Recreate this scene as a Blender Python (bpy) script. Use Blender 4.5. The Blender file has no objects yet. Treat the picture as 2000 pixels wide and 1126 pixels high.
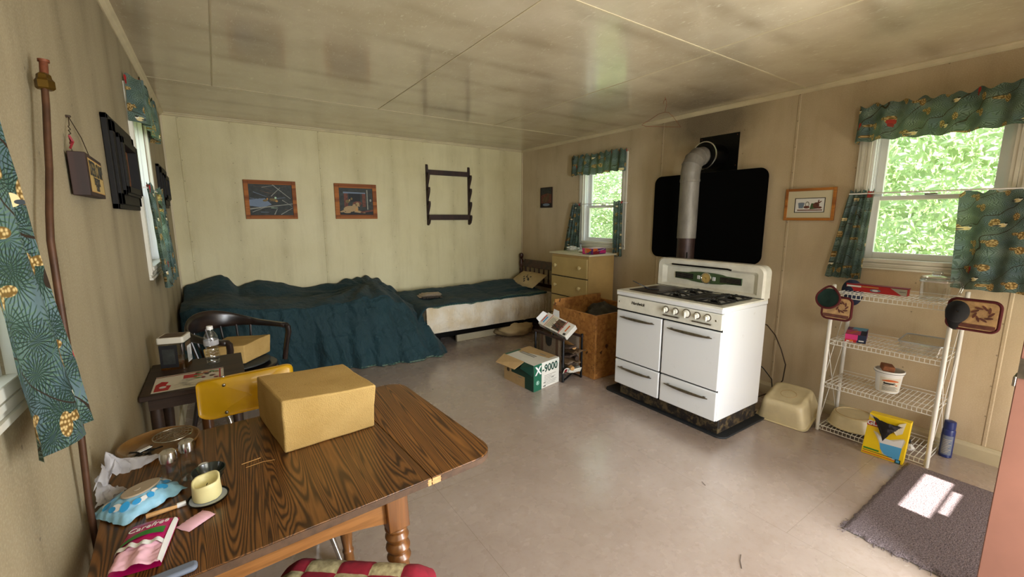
import bpy, math, random
from mathutils import Vector, Matrix, noise
random.seed(7)
SC = bpy.context.scene
COL = SC.collection
R = math.radians
W, D, H, YS = 4.10, 5.83, 2.44, -0.12      # room: x 0..W, y YS..D, z 0..H

# ------------------------------------------------------------------ camera
cam_d = bpy.data.cameras.new('camera'); cam = bpy.data.objects.new('camera', cam_d); COL.objects.link(cam)
yaw, pitch, roll = 0.5989, 0.1630, 0.0003
Fw = Vector((math.sin(yaw) * math.cos(pitch), math.cos(yaw) * math.cos(pitch), -math.sin(pitch)))
Rt = Vector((math.cos(yaw), -math.sin(yaw), 0)); Up = Rt.cross(Fw)
m3 = Matrix((Rt, Up, -Fw)).transposed()
cam.matrix_world = Matrix.Translation((0.337, 0.578, 1.480)) @ m3.to_4x4()
cam_d.sensor_width = 36; cam_d.lens = 838.5 / 2000 * 36; cam_d.clip_start = 0.02; cam_d.clip_end = 200
SC.camera = cam

# ------------------------------------------------------------------ world, sun, daylight
SC.view_settings.view_transform = 'Standard'; SC.view_settings.look = 'None'
SC.view_settings.exposure = -0.14; SC.view_settings.gamma = 1.0; SC.view_settings.use_curve_mapping = False
SC.cycles.use_denoising = True
SC.cycles.max_bounces = 8; SC.cycles.diffuse_bounces = 5; SC.cycles.glossy_bounces = 4
SC.cycles.transmission_bounces = 6; SC.cycles.transparent_max_bounces = 12
SC.cycles.caustics_reflective = False; SC.cycles.caustics_refractive = False
SC.cycles.sample_clamp_indirect = 6.0
wd = bpy.data.worlds.new('sky'); SC.world = wd; wd.use_nodes = True
bgn = wd.node_tree.nodes['Background']; bgn.inputs[0].default_value = (0.78, 0.90, 1.0, 1); bgn.inputs[1].default_value = 3.8

def light(name, kind, loc, rot=(0, 0, 0), energy=10, color=(1, 1, 1), size=(1, 1)):
    d = bpy.data.lights.new(name, kind); o = bpy.data.objects.new(name, d); COL.objects.link(o)
    o.location = loc; o.rotation_euler = rot; d.energy = energy; d.color = color
    if kind == 'AREA': d.shape = 'RECTANGLE'; d.size, d.size_y = size
    return o
SUN_T = 1.0                                   # tangent of the sun's height
sun = light('sun', 'SUN', (3, -6, 8), energy=40, color=(1, .95, .86)); sun.data.angle = R(.53)
sun.rotation_euler = Vector((0.03, 1.0, -SUN_T)).to_track_quat('-Z', 'Y').to_euler()
# daylight by the open doorway out of view, plus two added fill lamps
light('doorway_daylight', 'AREA', (2.16, -0.26, 1.0), (R(-90), 0, R(180)), 138, (.93, .96, 1.0), (.86, 1.9))
light('front_fill_light', 'AREA', (0.95, -0.26, 1.65), (R(-90), 0, R(180)), 26, (1.0, .97, .92), (.8, .9))  # added fill from behind the camera, no known window there
light('low_fill_light', 'AREA', (3.30, -0.20, .58), (R(-90 - 12), 0, R(180)), 24, (1.0, .93, .84), (.95, .6))  # added warm low lamp, brightens the right wall and shelf from below
for y0, y1 in ((3.92, 4.53), (1.06, 1.71)):
    p = light('window_portal', 'AREA', (W + .13, (y0 + y1) / 2, 1.65), (0, R(90), 0), 1, (1, 1, 1), (.92, y1 - y0)); p.data.cycles.is_portal = True

# ------------------------------------------------------------------ helpers
def lin(h):
    h = h.lstrip('#'); o = []
    for i in (0, 2, 4):
        c = int(h[i:i + 2], 16) / 255
        o.append(c / 12.92 if c <= .04045 else ((c + .055) / 1.055) ** 2.4)
    return (*o, 1)

MATS = {}
class NT:
    def __init__(s, name):
        s.m = bpy.data.materials.new(name); s.m.use_nodes = True; s.t = s.m.node_tree
        s.b = s.t.nodes['Principled BSDF']; s.out = s.t.nodes['Material Output']; MATS[name] = s.m
    def n(s, typ, ins=None, **kw):
        q = s.t.nodes.new(typ)
        for k, v in kw.items(): setattr(q, k, v)
        for k, v in (ins or {}).items():
            if hasattr(v, 'is_output') or isinstance(v, bpy.types.NodeSocket): s.t.links.new(v, q.inputs[k])
            else: q.inputs[k].default_value = v
        return q
    def set(s, k, v):
        if isinstance(v, bpy.types.NodeSocket): s.t.links.new(v, s.b.inputs[k])
        else: s.b.inputs[k].default_value = v
    def obj(s, scale=(1, 1, 1), loc=(0, 0, 0)):
        c = s.n('ShaderNodeTexCoord'); mp = s.n('ShaderNodeMapping', {0: c.outputs['Object']})
        mp.inputs['Scale'].default_value = scale; mp.inputs['Location'].default_value = loc
        return mp.outputs[0]
    def noise(s, vec, scale=5, detail=3, rough=.5, dist=0):
        return s.n('ShaderNodeTexNoise', {'Vector': vec, 'Scale': scale, 'Detail': detail, 'Roughness': rough, 'Distortion': dist}).outputs['Fac']
    def ramp(s, fac, a, b, c0=(0, 0, 0, 1), c1=(1, 1, 1, 1)):
        r = s.n('ShaderNodeValToRGB', {0: fac}); r.color_ramp.elements[0].position = a; r.color_ramp.elements[1].position = b
        r.color_ramp.elements[0].color = c0; r.color_ramp.elements[1].color = c1; return r.outputs[0]
    def mix(s, f, a, b, mode='MIX'):
        q = s.n('ShaderNodeMixRGB', {0: f, 1: a, 2: b}, blend_type=mode); return q.outputs[0]
    def math(s, op, a, b=0.0, c=0.0):
        return s.n('ShaderNodeMath', {0: a, 1: b, 2: c}, operation=op).outputs[0]
    def sep(s, v):
        q = s.n('ShaderNodeSeparateXYZ', {0: v}); return q.outputs
    def comb(s, x, y, z=0.0):
        return s.n('ShaderNodeCombineXYZ', {0: x, 1: y, 2: z}).outputs[0]
    def bump(s, h, strength=.3, dist=.01):
        s.set('Normal', s.n('ShaderNodeBump', {'Height': h, 'Strength': strength, 'Distance': dist}).outputs[0])

def mat(name, col, rough=.6, metal=0, var=0, vs=12, bump=0, bs=60, spec=.5, trans=0, coat=0, sheen=0, emis=0):
    """plain material with optional mottling and bump"""
    t = NT(name); c = lin(col) if isinstance(col, str) else col
    t.set('Roughness', rough); t.set('Metallic', metal); t.set('Specular IOR Level', spec)
    if var:
        f = t.ramp(t.noise(t.obj(), vs, 4, .6), .3, .7)
        t.set('Base Color', t.mix(f, (*[x * (1 - var) for x in c[:3]], 1), (*[min(1, x * (1 + var)) for x in c[:3]], 1)))
    else: t.set('Base Color', c)
    if bump: t.bump(t.noise(t.obj(), bs, 3, .6), bump, .004)
    if trans: t.set('Transmission Weight', trans)
    if coat: t.set('Coat Weight', coat)
    if sheen: t.set('Sheen Weight', sheen)
    if emis: t.set('Emission Color', c); t.set('Emission Strength', emis)
    return t.m

def panes(name, tint=(.96, .98, .97, 1), gloss=.06, rough=.02):
    t = NT(name); tr = t.n('ShaderNodeBsdfTransparent', {0: tint}); gl = t.n('ShaderNodeBsdfGlossy', {0: (1, 1, 1, 1), 'Roughness': rough})
    fr = t.n('ShaderNodeLayerWeight', {0: .5}); f = t.math('MULTIPLY_ADD', t.math('POWER', fr.outputs['Facing'], 4.0), .6, gloss)
    mx = t.n('ShaderNodeMixShader', {0: f, 1: tr.outputs[0], 2: gl.outputs[0]}); t.t.links.new(mx.outputs[0], t.out.inputs[0])
    return t.m

class MB:
    """collects geometry in room coordinates"""
    def __init__(s): s.v = []; s.f = []; s.mi = []; s.M = Matrix.Identity(4); s.cur = 0
    def add(s, vs, fs):
        b = len(s.v); s.v += [s.M @ Vector(p) for p in vs]
        s.f += [tuple(b + i for i in f) for f in fs]; s.mi += [s.cur] * len(fs); return s
    def box(s, x0, x1, y0, y1, z0, z1):
        return s.add([(x, y, z) for x in (x0, x1) for y in (y0, y1) for z in (z0, z1)],
                     [(0, 1, 3, 2), (4, 6, 7, 5), (0, 4, 5, 1), (2, 3, 7, 6), (0, 2, 6, 4), (1, 5, 7, 3)])
    def quad(s, *p): return s.add(list(p), [tuple(range(len(p)))])
    def prism(s, pts, ax, a, b):
        """polygon in the two axes other than ax, extruded a..b"""
        def P(p, t):
            return {0: (t, p[0], p[1]), 1: (p[0], t, p[1]), 2: (p[0], p[1], t)}[ax]
        n = len(pts); vs = [P(p, a) for p in pts] + [P(p, b) for p in pts]
        return s.add(vs, [tuple(range(n))[::-1], tuple(range(n, 2 * n))] + [(i, (i + 1) % n, n + (i + 1) % n, n + i) for i in range(n)])
    def tube(s, pts, r, n=8, closed=False, flat=1.0):
        pts = [Vector(p) for p in pts]; L = len(pts); vs = []; up = None
        for i, p in enumerate(pts):
            if closed: t = pts[(i + 1) % L] - pts[i - 1]
            else: t = pts[min(i + 1, L - 1)] - pts[max(i - 1, 0)]
            t.normalize()
            if up is None: up = Vector((0, 0, 1)) if abs(t.z) < .9 else Vector((1, 0, 0))
            a = t.cross(up)
            if a.length < 1e-4: a = t.cross(Vector((0, 1, .01)))
            a.normalize(); b = a.cross(t).normalized(); up = b
            rr = r[i] if isinstance(r, (list, tuple)) else r
            for k in range(n):
                q = 2 * math.pi * k / n; vs.append(p + a * math.cos(q) * rr + b * math.sin(q) * rr * flat)
        fs = []
        for i in range(L if closed else L - 1):
            j = (i + 1) % L
            for k in range(n): k2 = (k + 1) % n; fs.append((i * n + k, i * n + k2, j * n + k2, j * n + k))
        if not closed: fs += [tuple(range(n)), tuple(range((L - 1) * n, L * n))[::-1]]
        return s.add(vs, fs)
    def lathe(s, prof, c=(0, 0, 0), ax='z', n=24, cap=True, sq=0):
        """prof: (radius, height); sq>0 squares the section"""
        vs = []
        for r, h in prof:
            for k in range(n):
                q = 2 * math.pi * k / n; ca, sa = math.cos(q), math.sin(q)
                if sq:
                    e = (abs(ca) ** sq + abs(sa) ** sq) ** (-1 / sq); ca *= e; sa *= e
                a, b = r * ca, r * sa
                vs.append({'z': (c[0] + a, c[1] + b, c[2] + h), 'x': (c[0] + h, c[1] + a, c[2] + b), 'y': (c[0] + a, c[1] + h, c[2] + b)}[ax])
        fs = []
        for i in range(len(prof) - 1):
            for k in range(n): k2 = (k + 1) % n; fs.append((i * n + k, i * n + k2, (i + 1) * n + k2, (i + 1) * n + k))
        if cap: fs += [tuple(range(n))[::-1], tuple(range((len(prof) - 1) * n, len(prof) * n))]
        return s.add(vs, fs)
    def grid(s, fn, nu, nv, wrap=False):
        vs = [fn(i / nu, j / nv) for i in range(nu + (0 if wrap else 1)) for j in range(nv + 1)]
        fs = []
        for i in range(nu):
            i2 = (i + 1) % nu if wrap else i + 1
            for j in range(nv): fs.append((i * (nv + 1) + j, i2 * (nv + 1) + j, i2 * (nv + 1) + j + 1, i * (nv + 1) + j + 1))
        return s.add(vs, fs)
    def sweep(s, pts, prof):
        """upright rectangular-ish section prof(i) -> (half width, half height) along a path"""
        pts = [Vector(p) for p in pts]; L = len(pts); vs = []
        for i, p in enumerate(pts):
            t = pts[min(i + 1, L - 1)] - pts[max(i - 1, 0)]; a = Vector((-t.y, t.x, 0))
            if a.length < 1e-6: a = Vector((1, 0, 0))
            a.normalize(); b = t.normalized().cross(a) * -1; b = b if b.z > 0 or abs(b.z) < .3 else -b
            w, h = prof(i / (L - 1))
            for k in range(12):
                q = 2 * math.pi * k / 12; ca, sa = math.cos(q), math.sin(q); e = (abs(ca) ** 4 + abs(sa) ** 4) ** -.25
                vs.append(p + a * w * ca * e + b * h * sa * e)
        fs = [(i * 12 + k, i * 12 + (k + 1) % 12, (i + 1) * 12 + (k + 1) % 12, (i + 1) * 12 + k) for i in range(L - 1) for k in range(12)]
        return s.add(vs, fs + [tuple(range(12))[::-1], tuple(range((L - 1) * 12, L * 12))])
    def build(s, name, mats, parent=None, smooth=True, bev=0, seg=2, solid=0, sub=0, ang=38, loc=None):
        o0 = Vector(parent['_o']) if parent is not None else Vector(loc or (0, 0, 0))
        me = bpy.data.meshes.new(name); me.from_pydata([tuple(p - o0) for p in s.v], [], s.f)
        for m in (mats if isinstance(mats, (list, tuple)) else [mats]): me.materials.append(MATS[m])
        me.polygons.foreach_set('material_index', s.mi)
        import bmesh
        bm = bmesh.new(); bm.from_mesh(me); bmesh.ops.recalc_face_normals(bm, faces=bm.faces); bm.to_mesh(me); bm.free()
        if smooth:
            me.shade_smooth()
            if smooth != 'all': me.set_sharp_from_angle(angle=R(ang))
        o = bpy.data.objects.new(name, me); COL.objects.link(o)
        if parent is not None: o.parent = parent; o['_o'] = tuple(o0)
        else: o.location = o0; o['_o'] = tuple(o0)
        if solid: q = o.modifiers.new('solid', 'SOLIDIFY'); q.thickness = solid; q.offset = 0
        if bev: q = o.modifiers.new('bevel', 'BEVEL'); q.width = bev; q.segments = seg; q.limit_method = 'ANGLE'; q.angle_limit = R(40)
        if sub: q = o.modifiers.new('sub', 'SUBSURF'); q.levels = sub; q.render_levels = sub
        return o

def sub(ob, name, mb, mats, **k):
    """a sub-part: child of a part that keeps the part's origin"""
    return mb.build(name, mats, ob, **k)
def tag(o, label, cat, group=None, kind=None):
    if label: o['label'] = label
    if cat: o['category'] = cat
    if group: o['group'] = group
    if kind: o['kind'] = kind
    return o
def thing(name, label, cat, loc, group=None):
    o = bpy.data.objects.new(name, None); COL.objects.link(o); o.location = loc; o.empty_display_size = .05
    o['_o'] = tuple(loc); return tag(o, label, cat, group)
def B(x0, x1, y0, y1, z0, z1, M=None):
    m = MB()
    if M: m.M = M
    return m.box(x0, x1, y0, y1, z0, z1)
def struct(o): o['kind'] = 'structure'; return o
def rrect(x0, x1, y0, y1, r, n=6):
    p = []
    for cx, cy, a in ((x1 - r, y1 - r, 0), (x0 + r, y1 - r, 90), (x0 + r, y0 + r, 180), (x1 - r, y0 + r, 270)):
        for k in range(n + 1): q = R(a + 90 * k / n); p.append((cx + r * math.cos(q), cy + r * math.sin(q)))
    return p
def ell(cx, cy, rx, ry, rot=0, n=20):
    c, s_ = math.cos(R(rot)), math.sin(R(rot)); o = []
    for k in range(n):
        q = 2 * math.pi * k / n; a, b = rx * math.cos(q), ry * math.sin(q); o.append((cx + a * c - b * s_, cy + a * s_ + b * c))
    return o
def deco(name, parent, O, U, V, items, step=.0003, lift=.0006):
    """flat print: items = [(material, [(u, v)...])...] on the plane O + uU + vV, each a hair above the last"""
    O, U, V = Vector(O), Vector(U), Vector(V); N = U.cross(V).normalized(); m = MB(); ms = []
    for i, (mt, pts) in enumerate(items):
        if mt not in ms: ms.append(mt)
        m.cur = ms.index(mt); m.quad(*[O + U * a + V * b + N * (lift + step * i) for a, b in pts])
    return m.build(name, ms, parent, smooth=False)
def text(name, s, parent, O, U, V, size, material, shear=0, ext=.0003, bold=0, align='LEFT', sx=1.0):
    cu = bpy.data.curves.new(name, 'FONT'); cu.body = s; cu.size = size; cu.extrude = ext; cu.shear = shear; cu.offset = bold; cu.align_x = align
    cu.resolution_u = 3
    tmp = bpy.data.objects.new(name, cu); COL.objects.link(tmp)
    dg = bpy.context.evaluated_depsgraph_get(); me = bpy.data.meshes.new_from_object(tmp.evaluated_get(dg))
    bpy.data.objects.remove(tmp); U, V = Vector(U).normalized(), Vector(V).normalized(); N = U.cross(V)
    o0 = Vector(parent['_o']); O = Vector(O)
    for v in me.vertices: v.co = O + U * v.co.x * sx + V * v.co.y + N * (v.co.z + ext + .0009) - o0
    me.materials.clear(); me.materials.append(MATS[material])
    me.name = name; o = bpy.data.objects.new(name, me); COL.objects.link(o); o.parent = parent; o['_o'] = tuple(o0); return o
def interp(x, pts):
    if x <= pts[0][0]: return pts[0][1]
    for (a, b), (c, d) in zip(pts, pts[1:]):
        if x <= c:
            t = (x - a) / (c - a); t = t * t * (3 - 2 * t); return b + (d - b) * t
    return pts[-1][1]
def arc(fn, n): return [fn(i / n) for i in range(n + 1)]
def fbm(x, y, z=0, o=3): return noise.fractal(Vector((x, y, z)), 1.0, 2.0, o)

# ------------------------------------------------------------------ materials
def wall_mat(name, ax, base, dark, hi, streak=.5, soot=None, off=0.0):
    """textured wallboard, cream paint gone tan, grey bands over the studs, nail heads in rows"""
    t = NT(name); o = t.obj(); X, Y, Z = t.sep(o)[:3]; A = X if ax == 0 else Y
    big = t.ramp(t.noise(o, 1.1, 5, .6), .3, .72)
    c = t.mix(big, lin(base), lin(hi))
    # stud bands
    ph = t.math('FRACT', t.math('MULTIPLY_ADD', A, 1 / .4065, off))
    d = t.math('ABSOLUTE', t.math('SUBTRACT', ph, .5))
    band = t.math('SUBTRACT', 1.0, t.ramp(d, .0, .24))
    nz = t.noise(t.comb(t.math('MULTIPLY', A, 9.0), t.math('MULTIPLY', Z, .8), 0.0), 1.0, 4, .6)
    up = t.ramp(t.math('MULTIPLY', Z, 1 / 2.44), .35, .95)
    bandf = t.math('MULTIPLY', t.math('MULTIPLY', band, t.ramp(t.noise(t.comb(t.math('MULTIPLY', A, 4.0), t.math('MULTIPLY', Z, 1.7), 3.0), 1.0, 5, .65), .35, .68)), streak)
    c = t.mix(bandf, c, lin(dark))
    # drips
    dn = t.noise(t.comb(t.math('MULTIPLY', A, 13.0), t.math('MULTIPLY', Z, 1.6), 0.0), 1.0, 5, .65)
    c = t.mix(t.math('MULTIPLY', t.ramp(dn, .5, .85), .26), c, lin(dark))
    # grime building up towards the ceiling (nicotine and smoke)
    c = t.mix(t.math('MULTIPLY', t.math('MULTIPLY', up, t.noise(o, 3.0, 3)), .45), c, lin(dark))
    if soot:
        px, pz, rad, rz = soot
        dx = t.math('MULTIPLY', t.math('SUBTRACT', A, px), 1 / rad); dz = t.math('MULTIPLY', t.math('SUBTRACT', Z, pz), 1 / rz)
        rr = t.math('SQRT', t.math('ADD', t.math('MULTIPLY', dx, dx), t.math('MULTIPLY', dz, dz)))
        rr = t.math('ADD', rr, t.math('MULTIPLY', t.math('SUBTRACT', t.noise(o, 4, 4), .5), .7))
        c = t.mix(t.math('MULTIPLY', t.math('SUBTRACT', 1.0, t.ramp(rr, .35, 1.05)), .75), c, lin('#4a3c2c'))
    # nails
    pz_ = t.math('SUBTRACT', t.math('FRACT', t.math('MULTIPLY', Z, 5.2)), .5); 
    nd = t.math('SQRT', t.math('ADD', t.math('POWER', t.math('MULTIPLY', t.math('SUBTRACT', ph, .5), .4065), 2.0), t.math('POWER', t.math('MULTIPLY', pz_, .192), 2.0)))
    c = t.mix(t.math('MULTIPLY', t.math('LESS_THAN', nd, .0045), .55), c, lin('#4a4030'))
    fine = t.noise(o, 170, 2, .6)
    c = t.mix(t.math('MULTIPLY', t.ramp(fine, .45, .75), .16), c, lin('#e8ddbe'))
    t.set('Base Color', c); t.set('Roughness', .55); t.set('Specular IOR Level', .35)
    h = t.math('ADD', t.math('MULTIPLY', fine, .5), t.noise(o, 60, 3, .6)); t.bump(h, .35, .002)
    return t.m
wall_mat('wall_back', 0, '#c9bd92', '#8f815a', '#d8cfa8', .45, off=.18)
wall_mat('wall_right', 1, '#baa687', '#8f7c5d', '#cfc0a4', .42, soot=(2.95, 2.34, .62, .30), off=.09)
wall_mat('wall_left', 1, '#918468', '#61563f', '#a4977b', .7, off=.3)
wall_mat('wall_front', 0, '#ab9a79', '#75684c', '#bfae8d', .5)

t = NT('ceiling'); o = t.obj(); X, Y, Z = t.sep(o)[:3]
c = t.mix(t.ramp(t.noise(o, 1.6, 6, .65), .3, .7), lin('#af9e81'), lin('#ccbea4'))
ph = t.math('ABSOLUTE', t.math('SUBTRACT', t.math('FRACT', t.math('MULTIPLY', Y, 1 / .4065)), .5))
c = t.mix(t.math('MULTIPLY', t.math('SUBTRACT', 1.0, t.ramp(ph, .02, .2)), t.math('MULTIPLY', t.ramp(t.noise(o, 2.2, 4), .4, .65), .5)), c, lin('#7d6c50'))
def blob(t, cx, cy, rx, ry, X, Y, o, nz=.8):
    a = t.math('MULTIPLY', t.math('SUBTRACT', X, cx), 1 / rx); b = t.math('MULTIPLY', t.math('SUBTRACT', Y, cy), 1 / ry)
    r = t.math('SQRT', t.math('ADD', t.math('MULTIPLY', a, a), t.math('MULTIPLY', b, b)))
    r = t.math('ADD', r, t.math('MULTIPLY', t.math('SUBTRACT', t.noise(o, 3.5, 4), .5), nz))
    return t.math('SUBTRACT', 1.0, t.ramp(r, .25, 1.1))
c = t.mix(t.math('MULTIPLY', blob(t, 3.95, 2.9, .75, .65, X, Y, o), .6), c, lin('#554533'))
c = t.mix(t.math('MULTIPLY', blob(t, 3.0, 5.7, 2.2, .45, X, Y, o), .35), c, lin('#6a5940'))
rot = t.n('ShaderNodeMapping', {0: o}); rot.inputs['Rotation'].default_value = (0, 0, R(20)); rot.inputs['Scale'].default_value = (60, 22, 1)
st = t.ramp(t.noise(rot.outputs[0], 1.0, 3, .6, 1.2), .6, .72)
c = t.mix(t.math('MULTIPLY', st, .6), c, lin('#e0d6bc'))
t.set('Base Color', c); t.set('Roughness', .5); t.set('Coat Weight', 1.0); t.set('Coat IOR', 2.0); t.set('Coat Roughness', .14)
t.bump(t.math('ADD', t.math('MULTIPLY', st, .6), t.noise(o, 22, 4, .6)), .35, .002); t.set('Coat Normal', t.n('ShaderNodeBump', {'Height': t.math('ADD', t.math('MULTIPLY', st, .6), t.noise(o, 30, 3, .6)), 'Strength': .12, 'Distance': .002}).outputs[0])

t = NT('floor'); o = t.obj(); X, Y, Z = t.sep(o)[:3]
c = t.mix(t.ramp(t.noise(o, 1.3, 6, .7), .3, .72), lin('#9c8b7f'), lin('#b1a298'))
c = t.mix(t.math('MULTIPLY', t.ramp(t.noise(o, 28, 5, .7), .5, .75), .35), c, lin('#86705f'))
c = t.mix(t.math('MULTIPLY', t.ramp(t.noise(o, 9, 5, .75), .55, .8), .3), c, lin('#7b6856'))
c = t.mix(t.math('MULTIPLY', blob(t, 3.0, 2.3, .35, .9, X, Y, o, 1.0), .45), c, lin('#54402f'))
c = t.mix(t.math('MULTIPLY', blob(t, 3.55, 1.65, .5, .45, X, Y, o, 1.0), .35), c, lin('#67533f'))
vo = t.n('ShaderNodeTexVoronoi', {'Vector': o, 'Scale': 4.5}); vo.inputs['Randomness'].default_value = 1
sp = t.math('MULTIPLY', t.math('LESS_THAN', vo.outputs['Distance'], .035), t.math('GREATER_THAN', t.sep(vo.outputs['Color'])[0], .45))
c = t.mix(t.math('MULTIPLY', sp, .8), c, lin('#3a3026'))
def line(t, A, at, w=.0011): return t.math('LESS_THAN', t.math('ABSOLUTE', t.math('SUBTRACT', A, at)), w)
seam = t.math('MAXIMUM', line(t, X, 2.45), line(t, X, 1.215))
seam = t.math('MAXIMUM', seam, t.math('MULTIPLY', line(t, Y, 1.352), t.math('GREATER_THAN', X, 2.45)))
seam = t.math('MAXIMUM', seam, t.math('MULTIPLY', line(t, Y, 2.585), t.math('LESS_THAN', X, 2.45)))
c = t.mix(t.math('MULTIPLY', seam, .65), c, lin('#5f5042'))
t.set('Base Color', c); t.set('Roughness', t.ramp(t.noise(o, 6, 5, .6), .2, .8, (.17, .17, .17, 1), (.36, .36, .36, 1))); t.set('Specular IOR Level', .5); t.set('Coat Weight', .6); t.set('Coat Roughness', .2)
t.bump(t.noise(o, 35, 4, .6), .10, .002)

def wood(name, c0, c1, c2, scale=1, axis=0, rough=.35, ring=9, coat=0.15, dist=6):
    """grain runs along axis"""
    t = NT(name); s3 = [14, 14, 14]; s3[axis] = 1.1
    o = t.obj(tuple(a * scale for a in s3)); n1 = t.noise(o, .55, 1.5, .35, .5)
    f = t.math('FRACT', t.math('MULTIPLY', n1, ring)); g = t.math('ABSOLUTE', t.math('SUBTRACT', f, .5))
    c = t.mix(t.ramp(g, .08, .34), lin(c0), lin(c1)); s4 = [90, 90, 90]; s4[axis] = 3
    fine = t.noise(t.obj(tuple(a * scale for a in s4)), 1.0, 3, .6)
    c = t.mix(t.math('MULTIPLY', t.ramp(fine, .4, .7), .5), c, lin(c2))
    t.set('Base Color', c); t.set('Roughness', rough); t.set('Coat Weight', coat); t.set('Coat Roughness', .25)
    t.bump(fine, .1, .001); return t.m
wood('laminate', '#3a2311', '#7b5128', '#2c1a0d', 1.6, 1, .33, 34, .12)
wood('laminate_leaf', '#482c15', '#8a5b2c', '#372011', 1.3, 1, .33, 34, .12)
wood('maple', '#6e4420', '#946436', '#553416', 1, 0, .35, 3)
wood('maple_leg', '#5d3717', '#835429', '#3c220c', 1, 2, .3, 3, .3)
wood('pine_frame', '#7d431a', '#a8652c', '#5f2f10', 1.3, 1, .75, 3, 0)
wood('pine_frame_back', '#7d431a', '#a8652c', '#5f2f10', 1.3, 0, .75, 3, 0)
mat('frame_black', '#131110', .6, var=.3, vs=20, spec=.25)
wood('oak_frame', '#93561f', '#b8762f', '#7c4416', 1.3, 1, .4, 3)
wood('dark_wood', '#26140e', '#341c14', '#180d08', 1, 2, .7, 3, 0)
wood('walnut_top', '#2c1d15', '#3b281c', '#1e140d', 1, 0, .55, 4, 0)
wood('chair_dark', '#1c1412', '#2a1d18', '#0f0a08', 1, 0, .3, 3, .35)
wood('headboard', '#35190f', '#4b2617', '#200e08', 1, 0, .35, 3, .2)
mat('edge_band', '#533c29', .7, var=.25, vs=40)
mat('edge_light', '#c99a62', .5, var=.2, vs=60)

t = NT('osb'); o = t.obj((1, 1, 1)); v1 = t.n('ShaderNodeTexVoronoi', {'Vector': t.obj((38, 38, 30)), 'Scale': 1.0}); v1.inputs['Randomness'].default_value = 1
cc = t.sep(v1.outputs['Color'])
c = t.mix(t.ramp(cc[0], .1, .9), lin('#94602c'), lin('#b07a3c')); c = t.mix(t.math('MULTIPLY', t.ramp(t.noise(t.obj((20, 20, 55)), 1, 4, .6), .5, .7), .6), c, lin('#6b3c17'))
c = t.mix(t.math('GREATER_THAN', cc[1], .985), c, lin('#4a2a12')); t.set('Base Color', c); t.set('Roughness', .6)

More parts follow.
